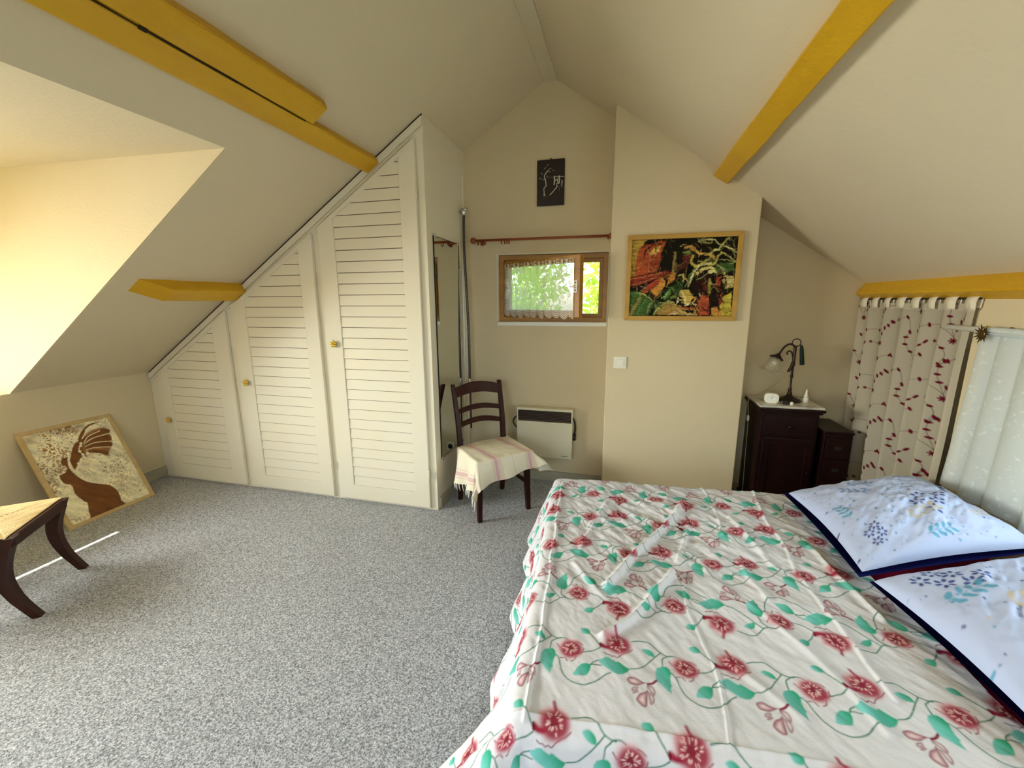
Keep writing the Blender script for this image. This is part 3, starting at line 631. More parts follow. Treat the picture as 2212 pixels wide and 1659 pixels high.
for s, c in (('180,300 420,290 340,360 250,560 230,850 150,870', (186, 150, 45)), ('310,370 480,350 600,300 720,310 640,470 605,700 560,780 240,850 215,800 235,600', (176, 62, 20)), ('430,500 520,410 625,365 605,460 530,500 480,530', (214, 172, 70)),
             ('440,580 520,520 590,560 600,700 560,760 450,780', (150, 45, 22)), ('150,870 700,770 870,785 700,830 350,970 150,1025', (140, 32, 20)), ('310,1075 600,870 650,900 560,990 400,1110', (168, 38, 20)),
             ('620,870 870,790 840,900 720,1010 650,1060 580,1170 470,1075 600,960', (206, 132, 36)), ('140,1080 260,1090 420,1170 570,1245 640,1300 480,1455 130,1465', (62, 100, 42)), ('640,1195 740,1080 760,1020 830,1000 800,1120 700,1210', (76, 132, 58)),
             ('800,1020 960,900 990,1000 940,1150 830,1190', (48, 78, 34)), ('870,700 1110,560 1100,640 900,770', (92, 38, 22)), ('960,560 1110,480 1120,560 1000,620', (105, 22, 24)), ('970,460 1100,430 1110,490 1000,500', (110, 125, 50)),
             ('1250,590 1450,560 1480,620 1300,640', (60, 70, 30)), ('1500,640 1800,600 1780,730 1640,800 1500,800', (62, 98, 40)), ('1160,950 1230,830 1400,780 1430,860 1420,1090 1150,1090', (42, 14, 8)), ('1500,860 1600,830 1560,1010 1490,990', (168, 50, 26)),
             ('1250,1130 1390,1130 1395,1440 1210,1440', (176, 62, 30)), ('1620,830 1790,820 1780,1010 1650,1020', (204, 182, 104)), ('1600,1150 1745,1080 1735,1450 1440,1450 1500,1340', (198, 178, 34)), ('1510,1110 1600,1100 1600,1260 1540,1300', (140, 30, 22)),
             ('540,1440 600,1340 720,1270 900,1270 1000,1330 1160,1330 1220,1440', (172, 128, 52)), ('740,1440 830,1390 930,1390 880,1440', (216, 172, 124)), ('960,1370 1150,1360 1150,1405 970,1405', (20, 10, 6)), ('1430,1330 1560,1300 1600,1440 1430,1440', (200, 132, 40)),
             ('930,1060 1060,1040 1150,1180 1040,1260 930,1250', (196, 166, 70))):
    cv.poly(T(s), lin(c), .95, .006)
for s, w, c in (('365,545 375,470 460,390 560,340 640,345', 26, (48, 12, 8)), ('550,380 545,450 560,510', 14, (40, 10, 8)), ('450,560 440,660 430,780', 10, (212, 150, 90)), ('530,560 520,660', 12, (190, 60, 30)), ('330,620 280,700 280,800', 16, (205, 110, 30)), ('260,640 250,760', 14, (200, 90, 20)),
                ('850,480 840,640 825,780', 42, (150, 118, 52)), ('160,900 400,850 690,790', 12, (208, 110, 70)), ('160,1000 350,940 560,860', 8, (214, 130, 80)), ('350,1060 470,980 600,900', 10, (196, 70, 50)), ('690,870 725,920 700,1010 640,1100 570,1165', 34, (22, 12, 6)), ('760,850 690,870', 22, (30, 12, 6)),
                ('150,1440 220,1330 300,1200', 56, (150, 130, 66)), ('260,1440 330,1300 420,1180', 26, (90, 140, 60)), ('150,1130 260,1120', 40, (84, 138, 70)), ('280,1110 400,1150 520,1230 640,1260 780,1230', 14, (180, 190, 110)), ('470,1440 560,1260 620,1220', 60, (20, 32, 16)), ('420,1420 450,1290 500,1260', 22, (110, 170, 100)),
                ('520,1440 590,1340 700,1270 830,1250', 18, (168, 190, 90)), ('770,1040 830,1120 960,1190', 28, (16, 18, 8)), ('640,1190 700,1150 740,1080', 18, (150, 190, 110)), ('980,820 1000,930 1010,1000', 30, (200, 170, 60)), ('900,830 970,820', 16, (170, 180, 90)), ('880,920 930,960 980,1000', 16, (60, 100, 50)),
                ('1090,690 1060,820 1020,980', 78, (14, 12, 6)), ('1040,700 1020,850', 12, (150, 140, 70)), ('1010,395 1100,375 1150,405 1200,465 1300,490 1420,505 1480,560', 40, (206, 158, 62)), ('1100,380 1140,410', 60, (206, 150, 60)), ('1230,305 1370,265 1480,272 1560,335 1700,385 1830,460', 18, (206, 200, 130)),
                ('1400,490 1500,420 1560,390 1640,300 1710,230', 26, (190, 184, 96)), ('1480,420 1560,420', 40, (222, 214, 140)), ('1590,455 1700,520 1810,600', 20, (176, 176, 100)), ('1600,470 1540,520 1470,640 1380,650', 32, (190, 180, 76)), ('1540,580 1660,575 1810,615', 10, (176, 180, 110)), ('1760,420 1800,500 1790,560', 10, (150, 150, 80)),
                ('1140,520 1115,610 1180,690 1260,650 1350,600', 38, (192, 178, 64)), ('1230,600 1330,610 1440,520 1470,550', 14, (176, 160, 70)), ('1310,310 1420,320 1440,290', 22, (150, 130, 60)), ('1160,720 1060,930 1020,1000', 14, (120, 140, 70)), ('1080,960 1130,830 1190,725 1290,655 1420,632', 24, (226, 216, 152)),
                ('1200,790 1290,735 1390,700 1480,740', 46, (222, 204, 116)), ('1400,770 1490,770', 50, (226, 214, 140)), ('1180,900 1300,845 1420,760', 12, (170, 180, 110)), ('1520,650 1590,710 1640,800', 22, (198, 200, 130)), ('1600,690 1680,760', 14, (120, 170, 90)), ('1410,880 1400,980 1390,1085', 46, (150, 138, 42)),
                ('1460,800 1470,960 1450,1100', 56, (14, 10, 5)), ('1560,900 1600,855 1650,870 1660,960 1640,1000', 22, (18, 8, 6)), ('1620,880 1620,930', 18, (210, 190, 120)), ('1570,1000 1550,1130 1520,1240 1560,1350', 34, (40, 14, 10)), ('1600,1020 1590,1100 1660,1110', 20, (24, 12, 8)), ('1560,1180 1640,1260', 26, (60, 12, 10)),
                ('1680,930 1780,920', 24, (226, 214, 150)), ('1640,1200 1740,1170', 22, (220, 205, 100)), ('1640,1320 1730,1300', 26, (206, 190, 40)), ('960,1080 1000,1160 1010,1250', 26, (230, 212, 130)), ('1060,1080 1040,1180 1080,1260', 22, (210, 160, 50)), ('1100,1170 1180,1180 1130,1240', 26, (204, 150, 46)), ('910,1190 890,1270', 34, (214, 200, 160)),
                ('900,1280 960,1230 970,1290', 40, (20, 14, 8)), ('1020,1290 1080,1250', 36, (226, 214, 160)), ('1120,1240 1180,1290', 22, (222, 208, 150)), ('1220,1090 1240,1170 1190,1240', 26, (28, 16, 10)), ('1230,1110 1250,1150', 14, (190, 190, 160)), ('1410,1110 1410,1440', 34, (40, 20, 10)), ('1220,1240 1380,1190', 14, (206, 90, 50)),
                ('1270,1310 1360,1380 1380,1310', 22, (90, 20, 14)), ('960,1330 1150,1330', 26, (168, 62, 28)), ('950,1390 1060,1430 1200,1440', 22, (206, 186, 120)), ('600,1390 720,1340', 26, (140, 130, 60)), ('800,1180 860,1150', 40, (120, 140, 50)), ('1480,1310 1560,1340 1670,1390', 12, (110, 60, 20)), ('1300,960 1340,1040', 60, (92, 24, 14))):
    cv.line(T(s), w*K, lin(c), .92, .004)
for i in range(420):
    c = np.array([rng.uniform(0, pw), rng.uniform(0, ph)]); a = rng.uniform(0, math.pi)*.8+.3; L_ = rng.uniform(.010, .034); dv = np.array([math.cos(a), math.sin(a)])*L_; nv_ = np.array([-dv[1], dv[0]])*rng.uniform(-.4, .4)
    k0 = cv.sample(np.array([c[0]+rng.normal(0, .018)]), np.array([c[1]+rng.normal(0, .018)]))[0, :3]; k1 = np.array(lin([(196, 172, 84), (34, 26, 10), (120, 120, 48), (150, 60, 28), (206, 186, 120)][rng.integers(5)]))
    t = rng.choice([0., .35, .9], p=[.6, .3, .1]); cv.line([tuple(c-dv), tuple(c+nv_), tuple(c+dv)], rng.uniform(.002, .006), tuple((k0*(1-t)+k1*t)*rng.uniform(.55, 1.3)), rng.uniform(.5, .9), .003)
cv.a[..., :3] = cv.a[..., :3]*.72+cv.a[..., :3].mean(-1, keepdims=True)*np.array([.24, .20, .10])
nu, nv = 300, 235; gu, gv = np.meshgrid(np.linspace(0, pw, nu), np.linspace(0, ph, nv), indexing='ij')
wx = .004*fbm(gu*60, gv*60, 3); wy = .004*fbm(gu*60, gv*60, 9); C = cv.sample(gu+wx, gv+wy); C[..., :3] *= (1+.35*fbm(gu*35+gv*60, gv*160, 15))[..., None]
grid_obj('canvas', np.stack([px0+fw+gu, YC-.012+gu*0, pz0+fw+gv], -1), 'oil_paint', pt, np.clip(C, 0, 1), smooth=False, label='abstract canvas with dark arch and yellow web')
MB().box(px0+.02, px1-.02, YC-.008, YC-.002, pz0+.02, pz1-.02).build('backing_board', 'dark_wood', pt)

# ------------------------------------------------------------------ picture leaning on the low left wall
lp = thing('framed_picture', (-3.66, 2.03, 0), 'framed brown and cream picture of a veiled figure leaning on the low left wall', 'picture')
A = Vector((-3.512, 1.735, .002)); Bv = Vector((-3.520, 2.280, .002)); Tp = Vector((-3.834, 1.755, .655))
ex = (Bv-A).normalized(); ez = (Tp-A); ez = (ez-ex*ez.dot(ex)); LH = ez.length; ez.normalize(); ey = ez.cross(ex); LW = (Bv-A).length   # ey points away from the room
if ey.x > 0: ey = -ey
Mp = Matrix(((ex.x, ey.x, ez.x, A.x), (ex.y, ey.y, ez.y, A.y), (ex.z, ey.z, ez.z, A.z), (0, 0, 0, 1)))
fw2 = .026
for P in ([(0, 0), (LW, 0), (LW-fw2, fw2), (fw2, fw2)], [(LW, 0), (LW, LH), (LW-fw2, LH-fw2), (LW-fw2, fw2)], [(LW, LH), (0, LH), (fw2, LH-fw2), (LW-fw2, LH-fw2)], [(0, LH), (0, 0), (fw2, fw2), (fw2, LH-fw2)]):
    MB(Mp).prism(P, 'y', 0, .020).build('frame_bar', 'pale_frame', lp, bevel=.002)
iw, ih = LW-2*fw2, LH-2*fw2
H = homog([(100, 378), (1275, 100), (1735, 1160), (650, 1600)]); T = lambda s: [(u*iw, v*ih) for u, v in (H(*p) for p in pts(s))]
cream = lin((232, 222, 184)); brown = lin((116, 72, 36)); mid = lin((146, 102, 58)); cv = Canvas(0, iw, 0, ih, .0018, cream)
X, Y = np.meshgrid(np.arange(cv.n)*cv.res, np.arange(cv.m)*cv.res, indexing='ij')
n1 = fbm(X*130, Y*130, 21); n2 = fbm(X*9, Y*9, 31, 2); spot = np.clip((n1+.7*n2-.30)*3, 0, 1)*np.clip(.9+.6*n2, .15, 1)
ul = np.clip((1-X/iw*1.6)*.5+(Y/ih)*.9-.35, 0, 1); spot = np.clip(spot*(.45+ul*.7), 0, 1); cv.a[..., :3] = cv.a[..., :3]*(1-spot[..., None])+np.array(mid)*spot[..., None]
cv.poly(T('110,385 300,340 700,260 960,190 900,300 700,300 300,350 240,470 170,470'), brown, .55, .05)
for s in ('400,880 500,880 470,1000 430,1020', '300,560 380,580 360,600', '1580,640 1640,760 1590,800'): cv.poly(T(s), brown, .5, .03)
for i in range(70):
    c = T('%d,%d' % (rng.integers(1120, 1520), rng.integers(620, 900)))[0]; a = rng.uniform(0, 3); cv.line([c, (c[0]+.010*math.cos(a), c[1]+.010*math.sin(a))], .004, brown, .7)
cv.poly(T('700,650 620,675 592,715 610,765 655,780 670,810 650,850 600,890 555,905 560,950 580,990 615,1025 690,1040 715,1070 730,1150 780,1210 850,1270 885,1290 890,1400 905,1480 915,1500 1370,1330 1340,1250 1335,1200 1300,1110 1210,1040 1060,1020 940,1000 840,940 760,870 710,790 690,720'), brown, 1, .004, 3)
cv.poly(T('715,700 760,560 800,480 860,430 900,350 960,280 960,330 930,420 980,430 950,560 930,640 890,640 830,720 780,830 735,770'), brown, 1, .004, 3)
cv.poly(T('880,430 960,330 1080,262 1230,240 1290,300 1305,430 1295,505 1250,610 1215,635 1130,600 1000,592 950,575 930,640 900,560'), mid, .7, .012, 3)
for s in ('900,420 1010,340 1170,270 1280,265 1290,310 1150,350 1000,410 930,470', '945,480 1080,390 1200,350 1290,345 1300,425 1150,435 1000,500', '950,525 1100,460 1295,445 1290,505 1100,510 960,550', '950,575 1080,545 1200,560 1250,600 1215,632 1130,600 1000,590'): cv.poly(T(s), brown, .92, .006, 3)
cv.line(T('870,410 930,300 1030,210 1150,180'), .012, brown, .95)
for s in ('910,400 1000,270 1120,190 1230,190', '930,450 1010,360 1160,290', '930,470 1060,390 1280,325', '945,505 1090,450 1295,430', '955,550 1080,520 1270,510', '690,680 700,790 760,880 860,960 960,1000 1200,1030 1310,1110', '615,1030 690,1040', '560,900 640,860'): cv.line(T(s), .005, cream, .95)
cv.line(T('702,650 712,770 790,880 880,950 1000,990'), .008, cream, .9)
for k in range(26):                                 # veil threads fanning out from the flower string
    a = k/25; x0_, y0_ = 800+130*a, 830-190*a; ea = R(58-95*a); L_ = 190+70*math.sin(k*2.3); x1_, y1_ = x0_+L_*math.cos(ea), y0_+L_*math.sin(ea)*.8
    cv.line(T('%d,%d %d,%d %d,%d' % (x0_, y0_, (x0_+x1_)/2+12, (y0_+y1_)/2-14, x1_, y1_)), .0024, mid, .55)
X, Y = np.meshgrid(np.arange(cv.n)*cv.res, np.arange(cv.m)*cv.res, indexing='ij'); cv.a[..., :3] *= (1.06+.22*fbm((X+Y)*30, (Y-X)*9, 77, 3))[..., None]
for s in ('890,465', '880,500', '862,575', '900,618', '922,665', '890,705', '858,742', '828,742', '850,785', '800,820'): cv.blob(T(s)[0], .011, .011, cream, 1, .6)
cv.line(T('890,465 855,560 920,640'), .005, cream, .9)
cv.blob(T('1610,1110')[0], .014, .009, mid, .8, .3)
nu, nv = 230, 300; gu, gv = np.meshgrid(np.linspace(0, iw, nu), np.linspace(0, ih, nv), indexing='ij')
Pl = np.stack([fw2+gu, .008+gu*0, fw2+gv], -1); Pw = np.einsum('ij,abj->abi', np.array(Mp.to_3x3()), Pl)+np.array(Mp.translation)
C = cv.sample(gu+.0007*fbm(gu*90, gv*90, 41), gv+.0007*fbm(gu*90, gv*90, 44)); grid_obj('print', Pw, 'sand_picture', lp, C, smooth=False, label='brown profile with fan shaped veil')
MB(Mp).box(.01, LW-.01, .010, .018, .01, LH-.01).build('backing_board', 'pale_frame', lp)

# ------------------------------------------------------------------ bed
BT = R(4); BO = np.array([-.193, .84, 0.]); E1 = np.array([math.cos(BT), math.sin(BT), 0]); E2 = np.array([-math.sin(BT), math.cos(BT), 0])
Mb = Matrix.Translation(tuple(BO)) @ Matrix.Rotation(BT, 4, 'Z'); BL, BW, BZ = 1.745, 1.40, .50
bed = thing('bed', tuple(BO+E1*BL/2+E2*BW/2), 'double bed with a crimson fitted sheet, head against the low right wall', 'bed')
def rounded(m, x0, x1, y0, y1, z0, z1): return m.box(x0, x1, y0, y1, z0, z1)
rounded(MB(Mb), .02, BL, .02, BW-.02, .30, BZ-.012).build('mattress', 'crimson_sheet', bed, bevel=.03)
MB(Mb).box(.05, BL-.01, .04, BW-.04, .14, .298).build('base', 'white_cloth', bed, bevel=.01)
for x in (.12, BL-.10):
    for y in (.12, BW-.12): MB(Mb).lathe([(.022, 0), (.028, .142)], (x, y, 0), 14).build('leg', 'dark_wood', bed, True)

def drape(a, b, x0, x1, y0, y1, r, flare, ztop, zmin):
    """cloth point (a, b) laid over a box top: flat inside, rolling over the edge and hanging outside"""
    dx = np.where(a < x0, a-x0, np.where(a > x1, a-x1, 0)); dy = np.where(b < y0, b-y0, np.where(b > y1, b-y1, 0)); d = np.hypot(dx, dy)+1e-9
    nx, ny = dx/d, dy/d; q = r*math.pi/2; over = np.maximum(d-q, 0); t = np.minimum(d, q)/r
    fl = flare(a, b, nx, ny, d); out = r*np.sin(t)+over*np.sin(fl); drop = r*(1-np.cos(t))+over*np.cos(fl)
    return np.stack([np.clip(a, x0, x1)+nx*out, np.clip(b, y0, y1)+ny*out, np.maximum(ztop-drop, zmin)], -1), d

# printed bedspread: the flowering vine repeats every 31 cm along the bed
MOT = {'v1': [(42,15),(66,21),(89,22),(104,9),(120,-7),(136,-15),(148,-16)], 'v2': [(121,-9),(101,-32),(76,-63),(57,-80),(34,-87)],
'v3': [(-173,-75),(-163,-87),(-157,-109),(-147,-134),(-130,-151),(-111,-159),(-91,-160),(-74,-154),(-54,-141),(-36,-123),(-20,-112)],
'v4': [(-193,-56),(-192,-42),(-190,-30),(-180,-21),(-171,-15),(-156,-13),(-144,-18)], 'v5': [(-98,-56),(-84,-51),(-66,-43),(-49,-30)], 'v6': [(-80,18),(-70,7),(-59,-7),(-48,-24)],
'v7': [(-74,-96),(-67,-85),(-52,-75)], 'v8': [(-72,-94),(-61,-92),(-45,-93)],
'l1': [(-109,34),(-100,37),(-89,38),(-81,29),(-80,18),(-90,14),(-101,16),(-108,24)], 'l2': [(68,-8),(80,-3),(91,-6),(100,-14),(103,-28),(92,-28),(80,-23),(71,-14)],
'l3': [(-194,-57),(-208,-64),(-215,-77),(-215,-98),(-213,-111),(-203,-120),(-193,-131),(-180,-142),(-180,-122),(-176,-117),(-178,-106),(-177,-91),(-173,-77),(-176,-64),(-183,-57)],
'l4': [(-121,-133),(-115,-119),(-106,-104),(-94,-94),(-83,-93),(-74,-96),(-74,-109),(-79,-123),(-86,-131),(-100,-134),(-114,-135)],
'l5': [(-54,-74),(-43,-69),(-37,-62),(-26,-58),(-16,-65),(-4,-72),(1,-67),(10,-73),(22,-82),(33,-88),(25,-100),(14,-110),(0,-115),(-12,-111),(-27,-102),(-41,-92),(-51,-82)],
'p1': [(70,-124),(54,-118),(42,-112),(30,-114),(23,-120),(24,-128),(29,-135),(38,-137),(50,-136)], 'p2': [(50,-139),(39,-142),(33,-149),(34,-154),(40,-153),(49,-148)],
'p3': [(49,-150),(40,-154),(35,-159),(38,-161),(45,-158),(51,-154)], 'p4': [(75,-141),(66,-151),(54,-157),(46,-168),(43,-176),(49,-186),(57,-193),(64,-194),(69,-188),(71,-173)],
'p5': [(74,-127),(84,-129),(91,-136),(93,-147),(89,-157),(82,-150),(76,-138)], 'p6': [(74,-147),(82,-153),(88,-160),(88,-173),(80,-184),(76,-181),(76,-172)],
'sb': [(77,-125),(88,-121),(98,-112),(106,-103)],
'q1': [(-38,-44),(-31,-48),(-22,-48),(-16,-53),(-9,-49),(0,-54),(8,-44),(19,-35),(31,-27),(43,-15)], 'q2': [(-174,-36),(-168,-44),(-163,-50)], 'q3': [(-119,-21),(-109,-23),(-100,-30)],
'q4': [(-114,-63),(-104,-61),(-98,-54),(-96,-42)], 'q5': [(-160,-84),(-151,-82)], 'q6': [(-146,-82),(-139,-92)], 'q7': [(-129,-91),(-121,-87),(-115,-76)]}
SPC = lin((212, 211, 216)); A0, A1, B0, B1 = -.44, 1.185, -.45, 1.78
cv = Canvas(A0, A1, B0, B1, .002, SPC)
vine = lin((48, 112, 92)); teal = lin((126, 198, 196)); green = lin((26, 150, 108)); red = lin((146, 38, 60)); dred = lin((110, 12, 34)); pale = lin((232, 196, 192)); wine = lin((122, 22, 50))
pc, ps = math.cos(R(-2.2)), math.sin(R(-2.2))
def motif(bx, by, flip, sd):
    f = -1 if flip else 1; rg = np.random.default_rng(sd)
    def G(p): x, y = p[0]*.001, p[1]*.001*f; return (bx+x*pc-y*ps, by+x*ps+y*pc)
    g = {k: [G(p) for p in v] for k, v in MOT.items()}
    if g['v1'][0][0] < A0-.25 or g['v1'][0][0] > A1+.35: return
    for k in ('v1', 'v2', 'v3', 'v4', 'v5', 'v6', 'v7', 'v8'): cv.line(g[k], .0034, vine, .95)
    for k in ('l1', 'l2', 'l3', 'l4', 'l5'): cv.poly(g[k], teal, .95, .003, 3 if k in ('l1', 'l2', 'l4') else 0, col2=green, grad=(1, .35*f))
    for k in ('p1', 'p4', 'p5', 'p6', 'p2', 'p3'): cv.poly(g[k], lin((230, 208, 212)) if k in ('p1', 'p4') else lin((224, 214, 216)), .9, .003, 3, edge=(wine, .013 if k in ('p1', 'p4') else .007))
    cv.line(g['sb'], .006, wine, .95); cv.line([G((62, -126)), G((74, -124)), G((73, -138))], .003, wine, .5)
    for k in ('q1', 'q2', 'q3', 'q4', 'q5', 'q6', 'q7'): cv.line(g[k], .0032, wine, .85)
    for c, r in (((0, -3), 36), ((-134, -48), 32)):                        # the two peonies
        cv.blob(G(c), r*.0014, r*.0014, lin((206, 132, 138)), .75, .5); cv.blob(G((c[0]+3, c[1]-2)), r*.00122, r*.00116, red, .92, .55); cv.blob(G(c), r*.0007, r*.0007, dred, .6, .2)
    cv.blob(G((-30, 13)), .015, .013, lin((196, 120, 122)), .6, .1); cv.poly([G(p) for p in ((-50, -14), (-44, -10), (-34, -16), (-18, -16), (-16, -26), (-34, -30), (-49, -26))], red, .9, .006, 2); cv.line([G((-49, -13)), G((-47, -25))], .006, dred, .8)
    cv.line([G((-5, 47)), G((-1, 34)), G((5, 22))], .009, red, .85, .006)
    for c, n, r0, r1 in (((0, -3), 26, 9, 27), ((-134, -48), 22, 7, 22)):
        for i in range(n):
            a = 2.4*i+rg.uniform(-.2, .2); q0 = r0+(r1-r0)*rg.uniform(.0, .75); q1 = q0+rg.uniform(4, 7)
            cv.line([G((c[0]+q0*math.cos(a), c[1]+q0*math.sin(a))), G((c[0]+q1*math.cos(a), c[1]+q1*math.sin(a)))], .0026, pale, .9, sm=0)
sd = 0
for per in range(-2, 3):
    for bx, by, fl in ((.078, -.010, 0), (.243, .254, 0), (.255, .399, 1)):
        for j in range(-4, 6):
            sd += 1; cx, cyy = bx+per*.055+j*.314, by+per*.785-.012*j
            if A0-.25 < cx < A1+.25 and B0-.2 < cyy < B1+.2: motif(cx, cyy, fl, sd)
ga = np.arange(A0, A1, .0026); gb = np.concatenate([np.arange(B0, .55, .0023), np.arange(.55, B1, .0033)])
a, bb = np.meshgrid(ga, gb, indexing='ij')
def flare_bed(a, b, nx, ny, d):
    corner = np.clip(-nx, 0, 1)*np.clip(-ny, 0, 1)*2
    left = np.clip(-nx, 0, 1)
    return R(7)+R(9)*left+R(22)*corner+left*R(17)*np.exp(-((b-.02)/.22)**2)+R(5)*np.sin(b*17+1)*np.clip(d*4, 0, 1)*left+R(5)*np.sin(a*15)*np.clip(d*4, 0, 1)*(1-left)+left*R(10)*np.exp(-((b-1.36)/.10)**2)
P, d = drape(a, bb, 0., 9., 0., BW, .045, flare_bed, BZ, .012)
top = np.clip(1-d*9, 0.25, 1)
ridge = np.zeros_like(a)
for pl_, w, h in (([(.62, 1.21), (.56, 1.08), (.41, .84), (.33, .70), (.22, .50)], .012, .017), ([(.47, .63), (.30, .37), (.20, .27)], .011, .015), ([(.76, 1.43), (.76, 1.23), (.73, .94)], .006, .004), ([(1.02, 1.46), (.96, 1.1), (.95, .88), (.92, .6), (.93, .2)], .006, .006),
                  ([(.49, .64), (.48, .42), (.50, .21), (.48, .0)], .004, .0035), ([(.010, 1.36), (.016, .7), (.010, -.02)], .005, .006), ([(-.02, -.006), (.6, -.006), (1.15, -.006)], .006, .005), ([(.73, .75), (.75, .53)], .010, .007), ([(.60, .98), (.50, .70)], .008, .006), ([(.15, .9), (.25, 1.15)], .009, .005), ([(.80, 1.1), (.86, .75)], .010, .007), ([(.3, 1.2), (.2, 1.0), (.12, .7)], .010, .005),
                  ([(.68, .5), (.80, .28), (.85, .1)], .010, .006), ([(.1, .62), (.2, .45)], .010, .005), ([(.55, .25), (.66, .10)], .012, .005), ([(1.05, .9), (1.08, .5)], .012, .008)):
    D = Canvas.dseg(a+.006*vnoise(a*14, bb*14, 5), bb, smooth_path(pl_, 5)); ridge += 1.35*h*np.exp(-(D/w)**2)
n1 = fbm((a*.8+bb*.6)*26, (bb*.8-a*.6)*11, 51, 3); n2 = fbm(a*40, bb*34, 61, 2); zone = np.clip(.35+.9*np.exp(-(((a-.5)/.5)**2+((bb-.95)/.45)**2)), 0, 1.2)
P[..., 2] += top*(ridge+.0060*n1*zone+.0020*n2*zone+.006*fbm(a*4, bb*4, 71, 2))
side = (1-np.clip(1-d*9, 0, 1)); P[..., 0] += side*.006*fbm(a*8, bb*18, 81, 2); P[..., 1] += side*.006*fbm(a*18, bb*8, 91, 2)
P[..., 2] = np.maximum(P[..., 2], .006)
PW = BO+P[..., 0:1]*E1+P[..., 1:2]*E2; PW[..., 2] = P[..., 2]
grid_obj('bedspread', PW, 'print_cloth', col=cv.sample(a, bb), label='white cotton bedspread printed with crimson peonies and green vines', cat='bedspread')

# ------------------------------------------------------------------ pillows
def pillow(corners, T, draw, name, label, T2=.035, e=.030, base=(178, 188, 218), seed=1, res=150):
    """corners back-left, front-left, front-right, back-right; printed upper face over a navy underside"""
    bl, fl, fr, br = (np.array(c, float) for c in corners); u, v = np.meshgrid(np.linspace(0, 1, res), np.linspace(0, 1, res), indexing='ij')
    root = thing(name, tuple((bl+fl+fr+br)/4-np.array([0, 0, .05])), label, 'pillow')
    pin = lambda t: .035*np.sin(np.pi*t)
    uu = pin(v)+(1-2*pin(v))*u; vv = pin(u)+(1-2*pin(u))*v; U, V = uu[..., None], vv[..., None]
    B = (1-U)*((1-V)*fl+V*bl)+U*((1-V)*fr+V*br); h = (4*u*(1-u))**.42*(4*v*(1-v))**.42
    puck = fbm(u*9, v*9, seed, 3)*.009*h+.007*fbm((u+v)*5, (u-v)*16, seed+5, 2)*h+.012*np.sin((u-v)*14+seed)*np.exp(-((u*(1-u)*v*(1-v))/.02)**.5)*h
    cvp = Canvas(0, 1, 0, 1, .0035, lin(base)); draw(cvp)
    Pt = B.copy(); Pt[..., 2] += T*h+puck; grid_obj('printed_cover', Pt, 'print_pillow', root, cvp.sample(u, v))
    g2 = 40; u, v = np.meshgrid(np.linspace(0, 1, g2), np.linspace(0, 1, g2), indexing='ij')
    uu = pin(v)*.4+(1-.8*pin(v))*u; vv = pin(u)*.4+(1-.8*pin(u))*v; U, V = (uu*(1+2*e)-e)[..., None], (vv*(1+2*e)-e)[..., None]
    B = (1-U)*((1-V)*fl+V*bl)+U*((1-V)*fr+V*br); B[..., 2] -= .006+T2*((4*u*(1-u))**.4*(4*v*(1-v))**.4)
    grid_obj('navy_underside', B, 'navy_cloth', root, label='navy blue reverse side')
    return root
navy = lin((26, 50, 122)); tl_ = lin((78, 148, 178)); tan = lin((188, 178, 160)); dot = lin((104, 128, 172))
def sprig(cv, c, r, ang, col, n=4):
    d = np.array([math.cos(ang), math.sin(ang)]); pz = np.array([-d[1], d[0]]); c = np.array(c)
    cv.line([tuple(c-d*r), tuple(c+d*r)], .004, col, .8)
    for i in range(n):
        q = c+d*r*(-.8+1.7*i/(n-1))
        for s_ in (-1, 1): lv = pz*s_*.75+d*.8; e = q+lv*r*.34; cv.blob(tuple(e), r*.34, r*.165, col, .9, .7, math.atan2(lv[1], lv[0]))
def daisy(cv, c, r, col, n=6, hole=True):
    for i in range(n):
        a = 2*math.pi*i/n; cv.blob((c[0]+r*.62*math.cos(a), c[1]+r*.62*math.sin(a)), r*.40, r*.24, col, .95, .6, a)
def dots(cv, n, seed, box=(0, 1, 0, 1)):
    rg = np.random.default_rng(seed)
    for i in range(n):
        r = rg.uniform(.004, .011); c = [dot, navy, tl_, tan][rg.choice(4, p=[.4, .2, .2, .2])]; cv.blob((rg.uniform(*box[:2]), rg.uniform(*box[2:])), r, r, c, .85, .6)
def draw1(cv):
    dots(cv, 190, 3)
    for i, c in enumerate(((.55, .38), (.61, .46), (.67, .36), (.73, .44), (.60, .28))): daisy(cv, c, .052, navy, 5)
    sprig(cv, (.50, .28), .10, .3, tan); sprig(cv, (.50, .10), .08, .2, tl_); sprig(cv, (.36, .78), .08, .1, dot); sprig(cv, (.30, .66), .08, 2.8, dot); sprig(cv, (.72, .82), .07, .2, dot)
    for c in ((.15, .13), (.20, .18), (.13, .20), (.18, .24)): daisy(cv, c, .036, navy, 6)
    sprig(cv, (.10, .45), .07, 1.6, tl_); sprig(cv, (.88, .60), .08, 1.2, navy); sprig(cv, (.85, .25), .08, .4, tan)
def draw2(cv):
    dots(cv, 190, 5)
    for c in ((.12, .87), (.19, .81), (.27, .87), (.29, .77), (.37, .82), (.21, .92)): daisy(cv, c, .048, navy, 6)
    sprig(cv, (.18, .70), .10, .2, tl_); sprig(cv, (.38, .60), .10, .1, tan); sprig(cv, (.50, .62), .11, .4, tan); sprig(cv, (.62, .80), .08, .4, dot)
    for i in range(26): a = i*.6; cv.blob((.40+.07*math.cos(a)*(1+.1*(i % 3)), .36+.08*math.sin(a)), .009, .009, navy, .9, .6)
    for c in ((.35, .15), (.44, .12), (.39, .23), (.48, .23), (.54, .15)): daisy(cv, c, .050, navy, 7)
    sprig(cv, (.75, .40), .10, .8, tl_); sprig(cv, (.80, .70), .1, .2, tan)
